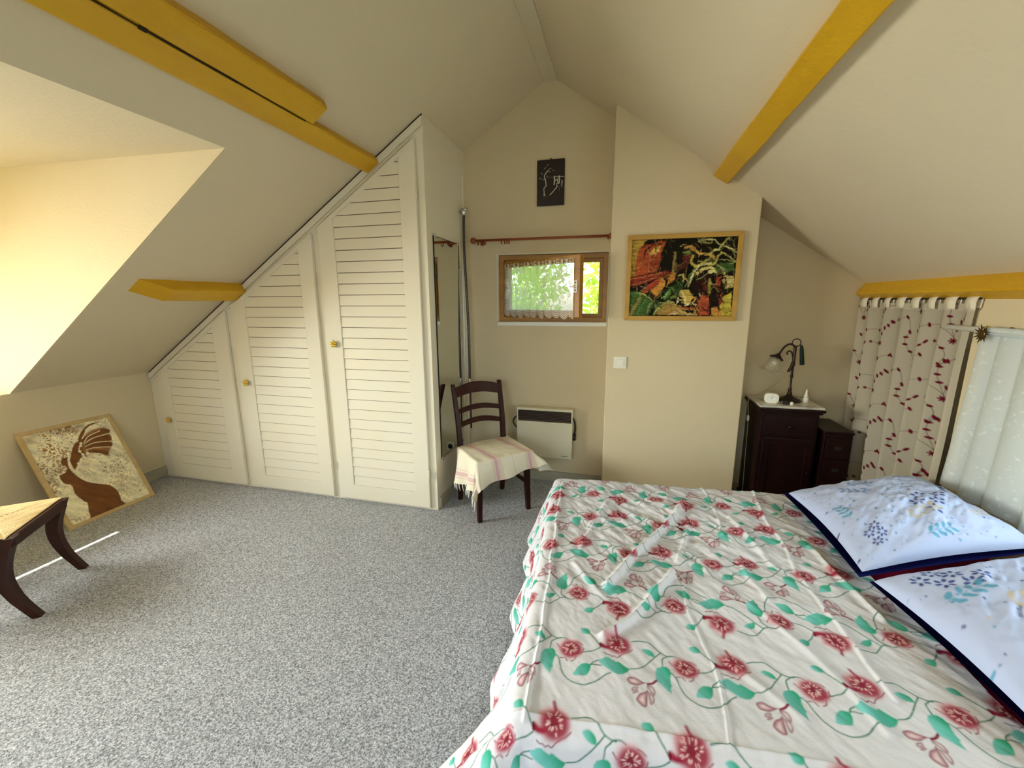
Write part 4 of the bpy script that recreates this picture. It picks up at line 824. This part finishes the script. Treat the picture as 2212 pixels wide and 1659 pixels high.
pillow([(.84, 2.20, .562), (.865, 1.585, .556), (1.495, 1.785, .625), (1.475, 2.41, .620)], .105, draw1, 'pillow', 'blue and white print pillow at the far side of the bed', seed=3)
pillow([(.875, 1.535, .556), (.955, .965, .553), (1.495, 1.03, .60), (1.485, 1.715, .648)], .105, draw2, 'pillow', 'blue and white print pillow nearest the camera on the bed', seed=8, e=.014)
def plain_pillow():
    u, v = np.meshgrid(np.linspace(0, 1, 60), np.linspace(0, 1, 60), indexing='ij'); c = [np.array(q) for q in ((1.20, 2.43, .535), (1.25, 1.83, .535), (1.500, 1.85, .575), (1.495, 2.475, .590))]
    U, V = u[..., None], v[..., None]; B = (1-U)*((1-V)*c[1]+V*c[0])+U*((1-V)*c[2]+V*c[3]); h = (4*u*(1-u))**.45*(4*v*(1-v))**.4
    Bt = B.copy(); Bt[..., 2] += .034*h; Bb = B.copy(); Bb[..., 2] -= .035*h
    return np.concatenate([Bt, Bb[:, ::-1]], 1)
grid_obj('pillow', plain_pillow(), 'white_cloth', label='plain white pillow propped behind the far printed pillow', cat='pillow')

# ------------------------------------------------------------------ wooden chair with a towel
CH = Matrix.Translation((-.869, 2.778, 0)) @ Matrix.Rotation(R(43.3), 4, 'Z')
chair = thing('wooden_chair', (-.869, 2.778, 0), 'dark wooden ladder-back chair beside the wall mirror, towel on its seat', 'chair')
def leg_tube(M, path, ws):   # square tapered leg following a path
    m = MB(M); V = []; F = []
    for (x, y, z), w in zip(path, ws):
        V += [(x-w/2, y-w/2, z), (x+w/2, y-w/2, z), (x+w/2, y+w/2, z), (x-w/2, y+w/2, z)]
    n = len(path)
    for i in range(n-1):
        for k in range(4): F.append((i*4+k, i*4+(k+1) % 4, (i+1)*4+(k+1) % 4, (i+1)*4+k))
    F += [(3, 2, 1, 0), tuple((n-1)*4+k for k in range(4))]; return m.add(V, F)
for s_ in (-1, 1):
    leg_tube(CH, [(s_*.195, -.185, 0), (s_*.190, -.178, .2), (s_*.188, -.175, .43)], [.030, .036, .038]).build('leg', 'dark_wood', chair, bevel=.003)
    leg_tube(CH, [(s_*.182, .205, 0), (s_*.180, .180, .20), (s_*.180, .172, .44), (s_*.184, .195, .62), (s_*.190, .238, .80), (s_*.193, .262, .893)], [.030, .034, .036, .034, .030, .028]).build('leg', 'dark_wood', chair, bevel=.003, label='back leg rising into the backrest post')
MB(CH).prism([(-.215, -.205), (.215, -.205), (.190, .165), (-.190, .165)], 'z', .425, .447).build('seat', 'rush', chair, bevel=.008)
for a_, b_ in (((-.188, -.178), (.188, -.178)), ((-.188, -.17), (-.18, .17)), ((.188, -.17), (.18, .17)), ((-.18, .172), (.18, .172))): MB(CH).bar((*a_, .40), (*b_, .40), .022, .045).build('seat_rail', 'dark_wood', chair)
for a_, b_, z in (((-.19, -.175), (-.182, .18), .21), ((.19, -.175), (.182, .18), .21)): MB(CH).bar((*a_, z), (*b_, z), .016, .026).build('stretcher', 'dark_wood', chair)
MB(CH).bar((-.185, .0, .21), (.185, .0, .21), .016, .024).build('stretcher', 'dark_wood', chair)
def rail(zc, h, arch, y0):
    m = MB(CH); n = 14; V = []; F = []
    for i in range(n+1):
        t = i/n; x = -.182+.364*t; bow = math.sin(math.pi*t); y = y0+.020*bow
        for dy in (-.009, .009):
            for z in (zc-h/2+arch*bow*.85, zc+h/2+arch*bow): V.append((x, y+dy, z))
    for i in range(n):
        o = i*4; F += [(o, o+1, o+5, o+4), (o+2, o+6, o+7, o+3), (o+1, o+3, o+7, o+5), (o, o+4, o+6, o+2)]
    F += [(0, 2, 3, 1), (n*4, n*4+1, n*4+3, n*4+2)]; return m.add(V, F)
rail(.832, .078, .030, .240).build('top_rail', 'dark_wood', chair, bevel=.003)
rail(.690, .036, .026, .212).build('back_rail', 'dark_wood', chair, bevel=.002)
rail(.590, .036, .030, .192).build('back_rail', 'dark_wood', chair, bevel=.002)
# towel
tw = thing('towel', (-.869, 2.70, .45), 'cream towel with pink stripes and white fringe draped over the chair seat', 'towel')
X0, X1, Y0, Y1 = -.42, .40, -.37, .150
cv = Canvas(X0, X1, Y0, Y1, .002, lin((232, 224, 200))); pk = lin((206, 150, 160)); bg = lin((214, 196, 160))
def band(x, w, c, op, axis=0):
    X, Y = np.meshgrid(X0+np.arange(cv.n)*cv.res, Y0+np.arange(cv.m)*cv.res, indexing='ij'); q = X if axis == 0 else Y
    al = op*np.clip((w/2-np.abs(q-x))/.002+.5, 0, 1); cv.mix((slice(0, cv.n), slice(0, cv.m)), al, c)
for x in (-.085, .175):
    for o_, w, c in ((0, .024, pk), (-.020, .005, pk), (.020, .005, pk), (-.030, .006, bg), (.030, .006, bg), (.040, .003, pk)): band(x+o_, w, c, .75)
band(.045, .006, bg, .7); band(-.345, .030, pk, .6); band(-.375, .006, pk, .6); band(-.315, .006, pk, .5)
ta, tb = np.meshgrid(np.linspace(X0, X1, 190), np.linspace(Y0, Y1, 130), indexing='ij')
ra = R(9); ax_ = ta*math.cos(ra)-tb*math.sin(ra)-.035; bx_ = np.minimum(ta*math.sin(ra)+tb*math.cos(ra), .160)
def flare_t(a, b, nx, ny, d):
    cr = np.clip(nx, 0, 1)*np.clip(-ny, 0, 1)*2; cl = np.clip(-nx, 0, 1)*np.clip(-ny, 0, 1)*2
    return R(5)+R(40)*cr+R(6)*cl+R(9)*np.sin(a*26+1)*np.clip(d*5, 0, 1)*np.clip(-ny, 0, 1)+R(8)*np.sin(b*30)*np.clip(-nx, 0, 1)+R(12)*np.clip(nx, 0, 1)
P, d = drape(ax_, bx_, -.212, .212, -.205, .17, .018, flare_t, .456, .05); P[..., 2] += .003*fbm(ta*12, tb*12, 7, 2)
M3 = np.array(CH.to_3x3()); Pw = np.einsum('ij,abj->abi', M3, P)+np.array(CH.translation)
grid_obj('cloth', Pw, 'print_towel', tw, cv.sample(ta, tb))
fr = MB()
for j in range(2, 128, 5):
    p = Vector(Pw[0, j]); q = p+Vector((rng.uniform(-.012, .012), rng.uniform(-.012, .012), -.045-rng.uniform(0, .015))); q.z = max(q.z, .006)
    fr.tube([p, (p+q)/2+Vector((rng.uniform(-.004, .004), rng.uniform(-.004, .004), 0)), q], [.0035, .003, .0022], 6)
fr.build('fringe', 'fringe_white', tw, True, kind='stuff')

# ------------------------------------------------------------------ rush-seated chair at the left edge
LC = Matrix.Translation((-2.992, 1.178, 0)) @ Matrix.Rotation(R(127.4), 4, 'Z')
lc = thing('sabre_leg_chair', (-2.992, 1.178, 0), 'dark chair with curved sabre legs and woven rush seat at the left edge', 'chair')
def sabre(x, flip, tall=False):
    zz = [0, .06, .12, .20, .28, .36, .43]; oy = [-.030, .002, .030, .052, .052, .030, .004]
    path = [(x, -.19+o, z) if not flip else (x, .19-o, z) for z, o in zip(zz, oy)]; ws = [.034, .036, .040, .046, .052, .056, .052]
    if tall: path += [(x, .21, .55), (x, .25, .72), (x, .30, .88)]; ws += [.040, .034, .030]
    p = smooth_path(path, 3); w = np.interp(np.linspace(0, 1, len(p)), np.linspace(0, 1, len(ws)), ws)
    return leg_tube(LC, [tuple(q) for q in p], list(w))
for s_ in (-1, 1):
    sabre(s_*.205, False).build('leg', 'dark_wood', lc, 'auto', bevel=.006)
    sabre(s_*.180, True, True).build('leg', 'dark_wood', lc, 'auto', bevel=.004, label='back leg rising into the backrest post')
MB(LC).bar((-.215, -.190, .405), (.215, -.190, .405), .036, .052).build('seat_rail', 'dark_wood', lc, bevel=.008)
for s_ in (-1, 1): MB(LC).bar((s_*.205, -.18, .405), (s_*.182, .18, .405), .030, .045).build('seat_rail', 'dark_wood', lc, bevel=.006)
MB(LC).bar((-.18, .18, .405), (.18, .18, .405), .028, .045).build('seat_rail', 'dark_wood', lc, bevel=.006)
gx, gy = np.meshgrid(np.linspace(-1, 1, 60), np.linspace(-1, 1, 60), indexing='ij'); wd_ = .212-.014*gy
Z = .436+.010*(1-np.maximum(abs(gx), abs(gy))**4)-.006*np.exp(-((abs(gx)-abs(gy))/.03)**2)+.0018*np.sin(np.where(abs(gx) > abs(gy), gx, gy)*90)
Ps = np.stack([gx*wd_, gy*.185, Z], -1); Ps = np.einsum('ij,abj->abi', np.array(LC.to_3x3()), Ps)+np.array(LC.translation); grid_obj('seat', Ps, 'rush', lc, label='woven rush seat')
sm = MB(LC)
for sx in (-1, 1):
    for sy in (-1, 1): sm.tube([(sx*.01, sy*.01, .4425), (sx*.10, sy*.09, .4425), (sx*.19, sy*.17, .437)], .0022, 6)
sm.build('seat_seam', 'rush_seam', lc)
MB(LC).bar((-.18, .292, .845), (.18, .292, .845), .022, .075).build('top_rail', 'dark_wood', lc, bevel=.006)
MB(LC).bar((-.18, .232, .65), (.18, .232, .65), .018, .04).build('back_rail', 'dark_wood', lc, bevel=.004)

# ------------------------------------------------------------------ chests in the alcove
NX0, NX1, NY0, NY1, NT = .925, 1.318, 3.045, 3.405, .808
ns = thing('bedside_cabinet', (1.12, 3.22, 0), 'tall dark wood bedside cabinet with a marble top in the alcove', 'cabinet')
MB().box(NX0+.024, NX1-.024, NY0+.026, NY1, .06, NT-.052).build('carcass', 'chest_wood', ns, bevel=.004)
MB().box(NX0+.012, NX1-.012, NY0+.014, NY1, 0, .06).build('plinth', 'chest_wood', ns, bevel=.004)
MB().box(NX0+.010, NX1-.010, NY0+.012, NY1, NT-.052, NT-.036).box(NX0, NX1, NY0, NY1, NT-.036, NT-.016).build('moulding', 'chest_wood', ns, bevel=.006)
MB().box(NX0+.006, NX1-.006, NY0+.006, NY1, NT-.016, NT).build('marble_top', 'marble', ns, bevel=.004)
dr = MB().box(NX0+.044, NX1-.044, NY0+.014, NY0+.027, .60, .74).build('drawer', 'chest_wood', ns, bevel=.004); WLOC[dr.name] = WLOC[ns.name]
MB().lathe([(.006, 0), (.006, .012), (.013, .018), (.011, .026), (0, .028)], (1.12, NY0+.014, .67), 14, (0, -1, 0)).build('knob', 'chest_wood', dr, True)
do = MB().ring_prism(rect(NX0+.044, NX1-.044, .08, .585), rect(NX0+.088, NX1-.088, .13, .535), 'y', NY0+.012, NY0+.027).build('door', 'chest_wood', ns, bevel=.004); WLOC[do.name] = WLOC[ns.name]
MB().box(NX0+.088, NX1-.088, NY0+.020, NY0+.027, .13, .535).build('panel', 'chest_wood', do)
MB().lathe([(.005, 0), (.005, .010), (.011, .016), (0, .024)], (NX1-.064, NY0+.012, .36), 14, (0, -1, 0)).build('knob', 'chest_wood', do, True)
sc_ = thing('small_chest', (1.425, 3.2, 0), 'low reddish dark wood chest between the bedside cabinet and the flowered curtain', 'chest')
MB().box(1.325, 1.490, 3.05, 3.39, 0, .635).build('carcass', 'chest_wood', sc_, bevel=.006)
MB().box(1.320, 1.495, 3.045, 3.392, .635, .655).build('top', 'chest_wood', sc_, bevel=.006)
for z0 in (.03, .18, .33, .48):
    d_ = MB().box(1.340, 1.475, 3.038, 3.052, z0, z0+.135).build('drawer', 'chest_wood', sc_, bevel=.003); WLOC[d_.name] = WLOC[sc_.name]
    MB().box(1.390, 1.426, 3.030, 3.038, z0+.055, z0+.080).build('handle', 'black_plastic', d_, bevel=.002)

# table lamp
LX, LY = 1.160, 3.235
la = thing('table_lamp', (LX, LY, NT), 'dark bronze table lamp with scrolled arm and ruffled glass shade', 'lamp')
MB().lathe([(.072, 0), (.074, .006), (.068, .012), (.050, .020), (.030, .030), (.016, .042), (.014, .060), (.011, .066), (.009, .075)], (LX, LY, NT), 28).build('base', 'bronze', la, True)
MB().lathe([(.009, .07), (.012, .085), (.007, .095), (.006, .16), (.010, .168), (.010, .178), (.007, .186), (.007, .24), (.011, .248), (.011, .262), (.009, .27), (.010, .37), (.006, .385)], (LX, LY, NT), 16).build('column', 'bronze', la, True)
MB().tube(smooth_path([(LX, LY, NT+.36), (LX-.010, LY, NT+.385), (LX-.035, LY, NT+.395), (LX-.065, LY, NT+.375), (LX-.085, LY, NT+.340), (LX-.100, LY-.005, NT+.312)], 6), .0065, 10).build('arm', 'bronze', la, True)
MB().tube(smooth_path([(LX-.004, LY, NT+.29), (LX-.016, LY, NT+.335), (LX-.034, LY, NT+.348), (LX-.046, LY, NT+.335), (LX-.040, LY, NT+.324)], 6), .005, 8).build('scroll', 'bronze', la, True)
MB().torus((LX+.004, LY, NT+.405), .026, .0035, (0, 1, 0)).build('ring', 'bronze', la, True)
MB().tube(smooth_path([(LX, LY, NT+.27), (LX-.012, LY-.004, NT+.235), (LX-.028, LY-.006, NT+.205)], 4), [.012, .012, .011, .011, .010, .010, .009, .009, .008], 10).build('switch_box', 'bronze', la, True)
sa = Vector((-.42, -.10, -.9)).normalized(); sc0 = Vector((LX-.100, LY-.005, NT+.315))
MB().lathe([(.010, -.012), (.020, .0), (.040, .014), (.046, .020), (.043, .024), (.020, .012)], tuple(sc0), 20, tuple(sa)).build('shade_holder', 'bronze', la, True)
qs = Vector((0, 0, 1)).rotation_difference(sa); gu, gv = np.meshgrid(np.linspace(0, 2*np.pi, 49), np.linspace(0, 1, 16), indexing='ij')
rr = np.interp(gv, [0, .15, .45, .7, .88, 1], [.020, .033, .040, .042, .054, .076])*(1+.07*np.sin(gu*8)*gv**3); hh = .012+.105*gv+.006*np.sin(gu*8)*gv**4
Ps = np.stack([rr*np.cos(gu), rr*np.sin(gu), hh], -1); Ps = np.einsum('ij,abj->abi', np.array(qs.to_matrix()), Ps)+np.array(sc0)
grid_obj('glass_shade', Ps, 'frosted_glass', la, label='frosted glass shade with ruffled rim')
MB().ball(tuple(sc0+sa*.055), .020, 12).build('bulb', 'white_plastic', la, True)
MB().tube(smooth_path([(LX-.030, LY-.006, NT+.205), (LX-.060, LY, NT+.15), (LX-.11, LY+.03, NT+.08), (LX-.19, LY+.07, NT+.012), (NX0-.003, LY+.05, NT-.02), (NX0-.006, LY, NT-.14), (NX0-.008, LY-.03, .40), (NX0-.010, LY-.06, .12), (NX0-.03, LY-.08, .008), (NX0-.05, LY-.05, .006)], 6), .0022, 6).build('cord', 'pale_frame', la, True)
MB().ball((NX0-.010, LY-.01, NT-.14), .016, 12, (.6, .8, 1.5)).build('cord_switch', 'white_plastic', la, True)
ts = thing('tassel', (LX+.045, LY, NT+.2), 'dark green tassel hanging from the lamp ring', 'tassel')
MB().tube([(LX+.026, LY-.004, NT+.400), (LX+.034, LY-.004, NT+.385)], .002, 6).build('loop', 'tassel_green', ts)
MB().tube([(LX+.034, LY-.004, NT+.388), (LX+.038, LY-.004, NT+.360), (LX+.046, LY-.004, NT+.300), (LX+.052, LY-.004, NT+.255)], [.007, .012, .013, .014], 12).build('strands', 'tassel_green', ts, True)
# alarm clock
ck = thing('alarm_clock', (1.020, 3.135, NT), 'small white rounded alarm clock on the bedside cabinet', 'clock')
Mc = Matrix.Translation((1.020, 3.135, NT)) @ Matrix.Rotation(R(-12), 4, 'Z')
def rrect(w, h, r, n=6, z0=0):
    o = []
    for cx, cz, a0 in ((w-r, z0+r, -90), (w-r, z0+h-r, 0), (-w+r, z0+h-r, 90), (-w+r, z0+r, 180)):
        for k in range(n+1): a = R(a0+90*k/n); o.append((cx+r*math.cos(a), cz+r*math.sin(a)))
    return o
MB(Mc).prism(rrect(.043, .068, .024), 'y', -.016, .018).build('case', 'white_plastic', ck, bevel=.004)
MB(Mc).prism(rrect(.034, .050, .019, z0=.009), 'y', -.0175, -.016).build('dial', 'trim_white', ck)
for ang, ln in ((20, .017), (-65, .012)): MB(Mc).bar((0, -.019, .034), (ln*math.sin(R(ang)), -.019, .034+ln*math.cos(R(ang))), .0016, .002, (0, 1, 0)).build('hand', 'black_plastic', ck)
tk = MB(Mc)
for i in range(12): a = R(30*i); tk.box(.026*math.sin(a)-.001, .026*math.sin(a)+.001, -.0182, -.0174, .034+.019*math.cos(a)-.0015, .034+.019*math.cos(a)+.0015)
tk.build('hour_marks', 'black_plastic', ck)
sp = thing('spray_bottle', (1.252, 3.205, NT), 'small white nasal spray bottle on the marble top', 'bottle')
MB().lathe([(.017, 0), (.018, .004), (.018, .028), (.012, .038)], (1.252, 3.205, NT), 18).build('body', 'white_plastic', sp, True)
MB().lathe([(.014, .038), (.014, .048), (.008, .052), (.007, .064), (.005, .082), (.0035, .090), (0, .091)], (1.252, 3.205, NT), 18).build('nozzle', 'white_plastic', sp, True)
g1 = thing('small_box', (1.105, 3.115, NT), 'small black box beside the alarm clock', 'box')
MB().box(1.085, 1.118, 3.10, 3.125, NT, NT+.020).build('lid', 'black_plastic', g1, bevel=.003)
MB().box(1.080, 1.122, 3.126, 3.15, NT, NT+.016).build('body', 'grey_stuff', g1, bevel=.004)
MB().lathe([(.010, 0), (.011, .004), (.010, .016), (.006, .020)], (1.135, 3.105, NT), 16).build('bottle_cap', 'white_plastic', None, True, label='tiny white cap in front of the lamp base', cat='cap')

# ------------------------------------------------------------------ curtains on the right wall
CX = 1.578
cw0, cw1, cz0, cz1 = 2.412, 3.40, .03, 1.478
cv = Canvas(2.30, 3.50, 0, 1.62, .0026, lin((222, 212, 190))); cv.a[..., 3] = .80
cr_ = (*lin((112, 14, 34)), 1.); st_ = (*lin((92, 64, 62)), 1.)
def leaf(c, ang, L=.0165, W=.0085): cv.blob(c, L, W, cr_, 1, .6, ang)
def stem(b, P, lv): 
    Q = [(b[0]+x, b[1]+y) for x, y in P]; cv.line(Q, .0028, st_, .9)
    for i, a in lv: leaf(Q[i], a)
def star(c, r=.018):
    for i in range(7): a = i*2*math.pi/7; cv.blob((c[0]+r*.6*math.cos(a), c[1]+r*.6*math.sin(a)), r*.55, r*.28, cr_, 1, .5, a)
    cv.blob(c, r*.6, r*.6, cr_, 1, .5)
def unitA(b):
    star(b); stem(b, [(0, .016), (.018, .08), (.029, .12), (.027, .16), (.014, .19)], [(1, .1), (2, .15), (3, .0), (4, 1.2)]); stem(b, [(0, .02), (-.006, .058), (-.022, .093), (-.042, .109), (-.06, .131)], [(1, 1.2), (2, 1.2), (3, .9), (4, .9)])
    stem(b, [(.002, .02), (.028, .048), (.078, .072), (.113, .078), (.169, .071), (.232, .055), (.277, .031)], [(2, .9), (4, 1.3), (5, -.4), (6, 1.0)]); leaf((b[0]+.238, b[1]+.062), .6)
def unitB(b):
    star(b); stem(b, [(0, .026), (-.002, .066), (-.024, .095), (-.077, .123), (-.102, .144)], [(2, -.5), (3, -.4), (4, -.9)]); star((b[0]-.139, b[1]+.152), .011); leaf((b[0]-.03, b[1]+.102), -.2, .015, .008)
    stem(b, [(-.139, .152), (-.195, .147), (-.24, .124), (-.256, .087), (-.241, .041)], [(1, -.7), (2, .2), (4, .9)]); stem(b, [(-.242, .037), (-.271, .061), (-.30, .077), (-.344, .087)], [(1, 1.2), (3, .2)])
    for q in ((-.344, .097), (-.336, .083), (-.354, .080)): leaf((b[0]+q[0], b[1]+q[1]), q[1]*30, .007, .006)
    stem(b, [(-.003, .04), (-.026, .052), (-.09, .073)], [(1, -.6), (2, 1.0)]); stem(b, [(.005, .017), (.035, .075), (.063, .114), (.064, .154), (.05, .184), (.053, .215), (.071, .266), (.133, .25), (.184, .248), (.218, .232)], [(1, .2), (2, .1), (3, 0), (4, 1.2), (6, 1.0), (8, 1.4), (9, .8)])
for k in range(-1, 6):
    unitA((2.529, 1.296-.292*k)); unitB((2.803, 1.134-.300*k)); unitA((3.09, 1.235-.295*k)); unitB((3.36, 1.08-.3*k))
U, V = np.meshgrid(2.30+np.arange(cv.n)*cv.res, np.arange(cv.m)*cv.res, indexing='ij'); cv.a[V > cz1-.035, 3] = np.maximum(cv.a[V > cz1-.035, 3], .96)
gu, gv = np.meshgrid(np.linspace(0, 1, 360), np.linspace(0, 1, 480), indexing='ij'); tt = 1-gv
y_r = cw0+.006*np.sin(tt*9)+.035*tt; y_l = cw1-.17*tt**1.2; Yc_ = y_r+(y_l-y_r)*gu
ph_ = gu*2*np.pi*6.2+.9*np.sin(gu*5)+.5*tt; amp = .010+.016*np.minimum(tt*2, 1)
Xc_ = CX-amp*np.sin(ph_)-.006*np.sin(gu*44)*tt-.02*tt*gu; Zc_ = cz0+(cz1-cz0)*gv
fc = grid_obj('flowered_curtain', np.stack([Xc_, Yc_+.010*np.cos(ph_), Zc_], -1), 'print_sheer', col=cv.sample(cw0+(cw1-cw0)*gu, Zc_), label='white tab-top curtain embroidered with red flowers hanging below the yellow beam', cat='curtain')
pmat('tab_cloth', lin((226, 216, 194)), .9, .1)
for k, y in enumerate(np.linspace(cw0+.035, cw1-.05, 8)):
    q = smooth_path([(CX-.008, y, cz1-.028), (CX-.010, y, cz1+.004), (CX-.006, y, cz1+.024), (CX+.004, y, cz1+.034), (CX+.016, y, cz1+.020), (CX+.012, y, cz1-.02)], 3); V_ = []; F_ = []; hw = .034+.006*math.sin(k*2.1)
    for p in q:
        for dy in (-hw, hw): V_.append((p[0], p[1]+dy, p[2]))
    for i in range(len(q)-1): F_.append((2*i, 2*i+1, 2*i+3, 2*i+2))
    t_ = MB().add(V_, F_).build('tab', 'tab_cloth', fc, True); s_ = t_.modifiers.new('cloth', 'SOLIDIFY'); s_.thickness = .002
hr = thing('curtain_rail', (CX+.002, 2.92, cz1), 'thin dark rail under the yellow beam holding the flowered curtain', 'curtain rail')
MB().tube([(CX+.005, 2.41, cz1+.024), (CX+.005, 3.415, cz1+.024)], .0045, 10).build('rail', 'eaves_shade', hr, True)
# white rod with sheer
rz2 = 1.366; rx2 = 1.552
wr = thing('white_rod', (rx2, 1.5, rz2), 'white painted curtain rod on the low right wall', 'curtain rod')
MB().tube([(rx2, 2.530, rz2), (rx2, .35, rz2-.003)], .0125, 16).build('rod', 'trim_white', wr, True)
for y in (2.24, .45): MB().tube([(rx2, y, rz2), (XR, y, rz2)], .008, 10).lathe([(.016, 0), (.016, .008)], (XR, y, rz2), 12, (-1, 0, 0)).build('bracket', 'old_gold', wr, True)
sz_t, sz_b = 1.352, .607
gu, gv = np.meshgrid(np.linspace(0, 1, 420), np.linspace(0, 1, 60), indexing='ij'); tt = 1-gv
ph_ = gu*2*np.pi*15+1.6*np.sin(gu*19)+.8*tt; Ysh = 2.325+.035*tt*np.exp(-gu*10)-gu*1.9
Xsh = 1.562-(.010+.010*tt)*np.sin(ph_)-.006*tt; Zsh = sz_b+(sz_t-sz_b)*gv+.012*np.sin(ph_*.5+1)*tt
sh_ = grid_obj('sheer_curtain', np.stack([Xsh, Ysh+.012*np.cos(ph_), Zsh], -1), 'white_sheer', label='white sheer curtain on the white rod above the bed head', cat='curtain')
grid_obj('rod_pocket', np.stack([1.552-.0155*np.cos(gv*2*np.pi), 2.325-gu*1.9, rz2-.004+.019*np.sin(gv*2*np.pi)], -1)[::3, ::4], 'white_sheer', sh_)
su = thing('sun_ornament', (1.532, 2.285, 1.30), 'small dark gilt sun-shaped ornament hooked on the white rod', 'ornament')
oc = Vector((1.530, 2.285, rz2-.016)); m = MB()
for i in range(14):
    a = 2*math.pi*i/14; d_ = Vector((0, math.cos(a), math.sin(a))); p_ = Vector((0, -math.sin(a), math.cos(a))); L_ = .046 if i % 2 else .036
    b0_, tip = oc+d_*.014, oc+d_*L_+Vector((-.006, 0, 0)); w_ = p_*.0055; t_ = Vector((.0025, 0, 0))
    m.add([b0_-w_-t_, b0_+w_-t_, b0_+w_+t_, b0_-w_+t_, tip], [(3, 2, 1, 0), (0, 1, 4), (1, 2, 4), (2, 3, 4), (3, 0, 4)])
m.build('rays', 'old_gold', su)
MB().ball(tuple(oc), .019, 16, (.35, 1, 1)).build('face', 'old_gold', su, True)
MB().torus(tuple(oc+Vector((.010, -.004, .022))), .012, .003, (0, 1, 0)).build('hook', 'gold', su, True)

# ------------------------------------------------------------------ outside the gable window
MB().box(-14, 14, -14, 22, -3.3, -3.2).build('ground', 'grass', label='grass around the house', **S)
def leaves(name, label, c, rad, n, seed, size=(.05, .09)):
    rg = np.random.default_rng(seed); root = thing(name, (c[0], c[1], -3.2), label, 'tree', 'trees outside the small window')
    MB().tube([(c[0], c[1], -3.2), (c[0]+.1, c[1], -1), (c[0], c[1], c[2])], [.14, .10, .05], 10).build('trunk', 'bark', root, True)
    p = rg.normal(0, 1, (n, 3)); p /= np.linalg.norm(p, axis=1)[:, None]; p = p*(rg.uniform(.25, 1, (n, 1))**.5)*np.array(rad)+np.array(c)
    d = rg.normal(0, 1, (n, 3)); d /= np.linalg.norm(d, axis=1)[:, None]; e = np.cross(d, rg.normal(0, 1, (n, 3))); e /= np.linalg.norm(e, axis=1)[:, None]; s = rg.uniform(*size, (n, 1))
    V = np.stack([p-d*s, p+e*s*.45, p+d*s, p-e*s*.45], 1).reshape(-1, 3)-np.array([c[0], c[1], -3.2]); q = np.arange(4*n).reshape(n, 4)
    me = bpy.data.meshes.new('foliage'); me.from_pydata([tuple(v) for v in V], [], q.tolist()); me.materials.append(MATS['leaf'])
    o = bpy.data.objects.new('foliage', me); COL.objects.link(o); o.parent = root; o['kind'] = 'stuff'
leaves('garden_tree', 'sunlit green tree seen through the lace curtain', (-1.95, 6.4, 1.9), (1.15, .9, 1.6), 5200, 11)
leaves('garden_tree', 'sunlit green tree seen through the open window gap', (.42, 6.0, 1.7), (1.05, .8, 1.6), 5200, 12)
